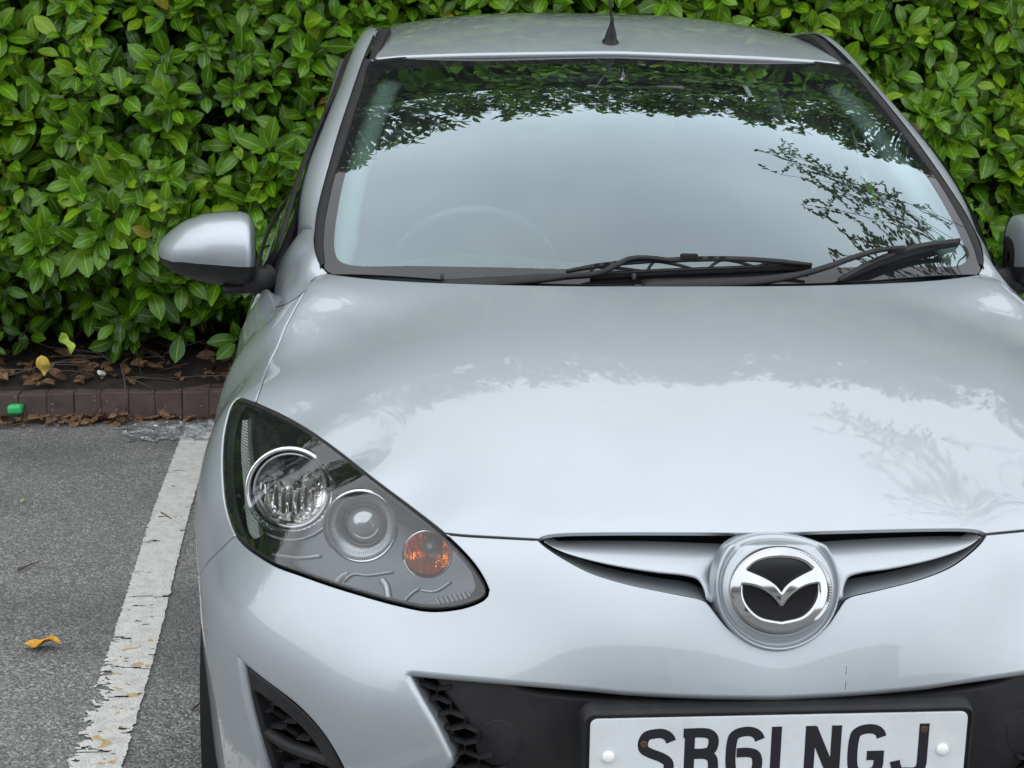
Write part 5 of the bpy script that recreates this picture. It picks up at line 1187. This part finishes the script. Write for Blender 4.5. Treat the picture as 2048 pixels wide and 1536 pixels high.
# ================================================================ litter and small things on the ground
def gp(x, y, z=None): p = at(x, y, Z=0. if z is None else z); return p if z is not None else V3(p[0], p[1], gz(p[0], p[1])+.004)
def litter_mat(name, cols, rough=.6):
    m, t = mat(name); co = objco(t); uv = t.n('ShaderNodeUVMap', {'uv_map': 'UVMap'}).outputs[0]; s = t.n('ShaderNodeSeparateXYZ', Vector=uv)
    n1 = t.n('ShaderNodeTexNoise', Vector=co, Scale=55., Detail=5., Roughness=.7).outputs[0]
    c = t.ramp(n1, [(.30+.2*i, c_) for i, c_ in enumerate(cols)]); au = t.math('ABSOLUTE', t.math('SUBTRACT', s.outputs[0], .5))
    c = t.mix(t.ramp(au, [(.01, (.5, .5, .5)), (.035, (0, 0, 0))]), c, (.45, .36, .16, 1))
    p = t.n('ShaderNodeBsdfPrincipled', Base_Color=c, Roughness=rough); t.n('ShaderNodeOutputMaterial', Surface=p.outputs[0]); return m
BRN = litter_mat('dry brown leaf', [(.06, .03, .018), (.16, .075, .03), (.30, .16, .07)])
def one_leaf(name, label, group, px, z, L, yaw, m, curl=.3, tilt=(0, 0), wr=.26):
    P_, F_, U_ = leaf_shape(8, .5, curl, .3, wr, random.randrange(999)); P_ = P_.copy(); P_[:, 2] += curl*P_[:, 1]**2*1.3+.08*np.sin(P_[:, 1]*7)
    R_ = np.array(Matrix.Rotation(yaw, 3, 'Z') @ Matrix.Rotation(tilt[0], 3, 'X') @ Matrix.Rotation(tilt[1], 3, 'Y')); p0 = gp(*px) if z is None else gp(*px, z)
    V = P_*L; V = V @ R_.T; V -= V.mean(0); V[:, 2] += -V[:, 2].min()+.002 if tilt[0] < 1 else 0
    o = mk(name, V, F_, m, uv=U_); o.location = p0; o['label'] = label; o['category'] = 'leaf'; o['group'] = group; return o
one_leaf('fallen_leaf', 'curled yellow and brown leaf lying alone on the asphalt', 'fallen leaves', (85, 1297), None, .10, math.radians(88), litter_mat('orange leaf', [(.28, .09, .01), (.62, .30, .02), (.75, .42, .03)], .4), .42, wr=.2)
YL = litter_mat('yellow leaf', [(.40, .28, .04), (.62, .47, .07), (.70, .55, .12)]); LG = litter_mat('lime leaf', [(.20, .30, .03), (.34, .46, .06), (.42, .52, .10)])
o = one_leaf('fallen_leaf', 'bright yellow leaf standing in the shade under the hedge', 'fallen leaves', (86, 730), .26, .085, math.radians(180), YL, .1, (math.radians(70), 0), .30)
o = one_leaf('fallen_leaf', 'lime green leaf hanging low under the hedge', 'fallen leaves', (133, 686), .36, .085, math.radians(60), LG, .1, (math.radians(60), 0), .30)
one_leaf('fallen_leaf', 'tiny green leaf scrap near the top of the white line', 'fallen leaves', (311, 938), None, .022, 1., LG, .2)
one_leaf('fallen_leaf', 'tiny green leaf scrap near the left edge of the asphalt', 'fallen leaves', (45, 1006), None, .024, 2.2, LG, .2)
# twigs
def twig(label, pts, r=.0022, z=None):
    L = [gp(*p, *( (z,) if z is not None else ())) for p in pts]; L = [p+V3(0, 0, .003) for p in L]; o = mk('twig', *tube(spline(L, 4), list(np.linspace(r, r*.5, 4*(len(L)-1)+1)), 6), TWIG); tag(o, label, 'twig', 'loose twigs'); return o
twig('thin reddish twig lying on the asphalt at far left', [(36, 1144), (58, 1134), (77, 1127)], .0028)
twig('short pale twig lying on the white line', [(322, 1029), (332, 1035), (343, 1042)])
twig('small dark twig beside the front tyre', [(384, 1424), (398, 1412), (404, 1404)], .003)
L = [at(242, 728, Y=3.93), at(250, 770, Y=3.80), at(249, 812, Y=3.735), at(246, 842, Y=3.715)]
tag(mk('twig', *tube(spline(L, 5), list(np.linspace(.0035, .002, 16)), 6), TWIG), 'upright twig leaning against the brick kerb', 'twig', 'loose twigs')
# green scrap and white scraps
V, F = box((0, 0, 0), (.052, .03, .034), bev=.011, seg=3); V = V+np.array([.006*np.array(mnoise.noise_vector(Vector(v*60))) for v in V]); m = principled('green plastic', (.03, .42, .12), .3)
o = mk('plastic_scrap', V, F, m); o.location = at(31, 818, Y=3.70); tag(o, 'crumpled bright green plastic scrap against the kerb', 'litter')
V, F = tube([(0, 0, 0), (.028, 0, 0)], .004, 8); o = mk('cigarette_end', V, F, principled('paper white', (.65, .64, .6), .8)); o.location = at(64, 765, Z=.135); o.rotation_euler = (0, .1, 2.2); tag(o, 'white cigarette end on the soil behind the kerb', 'litter')
V, F = box((0, 0, 0), (.03, .022, .012), bev=.004); o = mk('paper_scrap', V, F, bpy.data.materials['paper white']); o.location = at(203, 746, Z=.16); o.rotation_euler = (.5, .3, .8); tag(o, 'small white paper scrap among dead leaves under the hedge', 'litter')
# clear plastic film
m, t = mat('clear plastic film'); fr = t.n('ShaderNodeFresnel', IOR=1.5).outputs[0]; gl_ = t.n('ShaderNodeBsdfGlossy', Color=(.95, .97, 1, 1), Roughness=.2); tr = t.n('ShaderNodeBsdfTransparent', Color=(.9, .91, .92, 1)); df = t.n('ShaderNodeBsdfDiffuse', Color=(.6, .62, .63, 1))
m1 = t.n('ShaderNodeMixShader', _0=.16, _1=tr.outputs[0], _2=df.outputs[0]); m2 = t.n('ShaderNodeMixShader', _0=t.math('MINIMUM', t.math('MULTIPLY', fr, 1.7), .8), _1=m1.outputs[0], _2=gl_.outputs[0]); t.n('ShaderNodeOutputMaterial', Surface=m2.outputs[0])
c0 = gp(345, 868); V = []; n = 46
for i in range(n):
    for j in range(n):
        u, v = i/(n-1)-.5, j/(n-1)-.5; q = Vector((u*6, v*6, 0)); d1 = mnoise.noise_vector(q*1.1); r_ = abs(mnoise.noise(Vector((u*9, v*9, 4))))+.6*abs(mnoise.noise(Vector((u*19, v*19, 7))))
        ed = 1-max(abs(u), abs(v))*1.2
        V.append((c0[0]+u*.34*(1+.5*d1.x)+.05*d1.y, c0[1]+.02+v*.24*(1+.5*d1.y)+.04*d1.z, .004+.034*r_*max(ed, .2)))
o = mk('plastic_film', V, grid_faces(n, n), m, smooth=False); tag(o, 'crumpled clear plastic film at the foot of the kerb', 'litter')
# dead leaves as a mass
ll = []
def lay(n, fx, scale=(.03, .075), zf=0.):
    for _ in range(n):
        x, y, z = fx(); l = random.uniform(*scale); up = unit(V3(random.gauss(0, .5), random.gauss(0, .5)-.2, 1)); d_ = unit(V3(random.gauss(0, 1), random.gauss(0, 1), random.gauss(0, .2)))
        ll.append((V3(x, y, z), frame(d_, up), l, random.randrange(8), random.uniform(.935, 1.)))
def kerbfoot():
    x = random.uniform(-3.2, -1.35) if random.random() < .8 else random.uniform(-1.35, 1.5); dens = 1 if x < -1.5 else .5
    return x, kerbY(x)-abs(random.gauss(0, .026 if x < -1.5 else .014)), .006+random.uniform(0, .028)*dens
lay(680, kerbfoot, (.02, .06))
def soil():
    x = random.uniform(-3.4, 2.5); y = abs(random.gauss(0, .28)); return x, kerbY(x)+.08+y, .125+.1*min(y, .8)+.03*mnoise.noise(Vector((x*4, (y)*4, 0)))+.012
lay(760, soil, (.025, .085))
DRY = litter_mat('mixed dead leaf', [(.045, .025, .016), (.12, .062, .030), (.26, .15, .075)], .75)
LIT = thing('leaf_litter', 'brown dead leaves piled along the foot of the kerb and under the hedge', 'leaf litter')
mass('dead_leaves', ll, LIT, DRY)
gr = []
for _ in range(240):
    x = random.uniform(-3.3, 2.3); y = abs(random.gauss(0, .3)); z = .135+.1*min(y, .8); a_ = V3(x, kerbY(x)+.06+y, z+.01); d_ = unit(V3(random.gauss(0, 1), random.gauss(0, .6), random.gauss(.05, .25))); l_ = random.uniform(.06, .3)
    gr.append(tube([a_, a_+d_*l_*.5+V3(0, 0, random.uniform(0, .02)), a_+d_*l_], [.0026, .002, .001], 5, cap=False))
for _ in range(70):
    x = random.uniform(-3.2, -1.2); a_ = V3(x, kerbY(x)-.02-abs(random.gauss(0, .03)), .008); d_ = unit(V3(random.gauss(0, 1), random.gauss(0, .25), .02)); l_ = random.uniform(.03, .12); gr.append(tube([a_, a_+d_*l_], [.002, .0012], 5, cap=False))
tag(mk('twigs', *join(*gr), TWIG, LIT), kind='stuff')
# grit on the asphalt
V0, F0 = box((0, 0, 0), (1, 1, .6), bev=.2, seg=1); VF = []
for _ in range(1500):
    if random.random() < .6: x = random.uniform(-3.2, -1.1); y = kerbY(x)-abs(random.gauss(0, .12))
    else: x = random.uniform(-2.4, -.85); y = random.uniform(.6, 3.6)
    s_ = random.uniform(.0015, .0045); th = random.uniform(0, 3); c_, s2 = math.cos(th), math.sin(th); v = V0*s_; VF.append((np.stack([v[:, 0]*c_-v[:, 1]*s2+x, v[:, 0]*s2+v[:, 1]*c_+y, v[:, 2]+gz(x, y)+.001+s_*.3], 1), F0))
tag(mk('grit', *join(*VF), principled('grit stone', (.20, .19, .175), .8), smooth=False), kind='stuff', label='loose grit scattered on the asphalt')
# low shoots reaching down towards the kerb
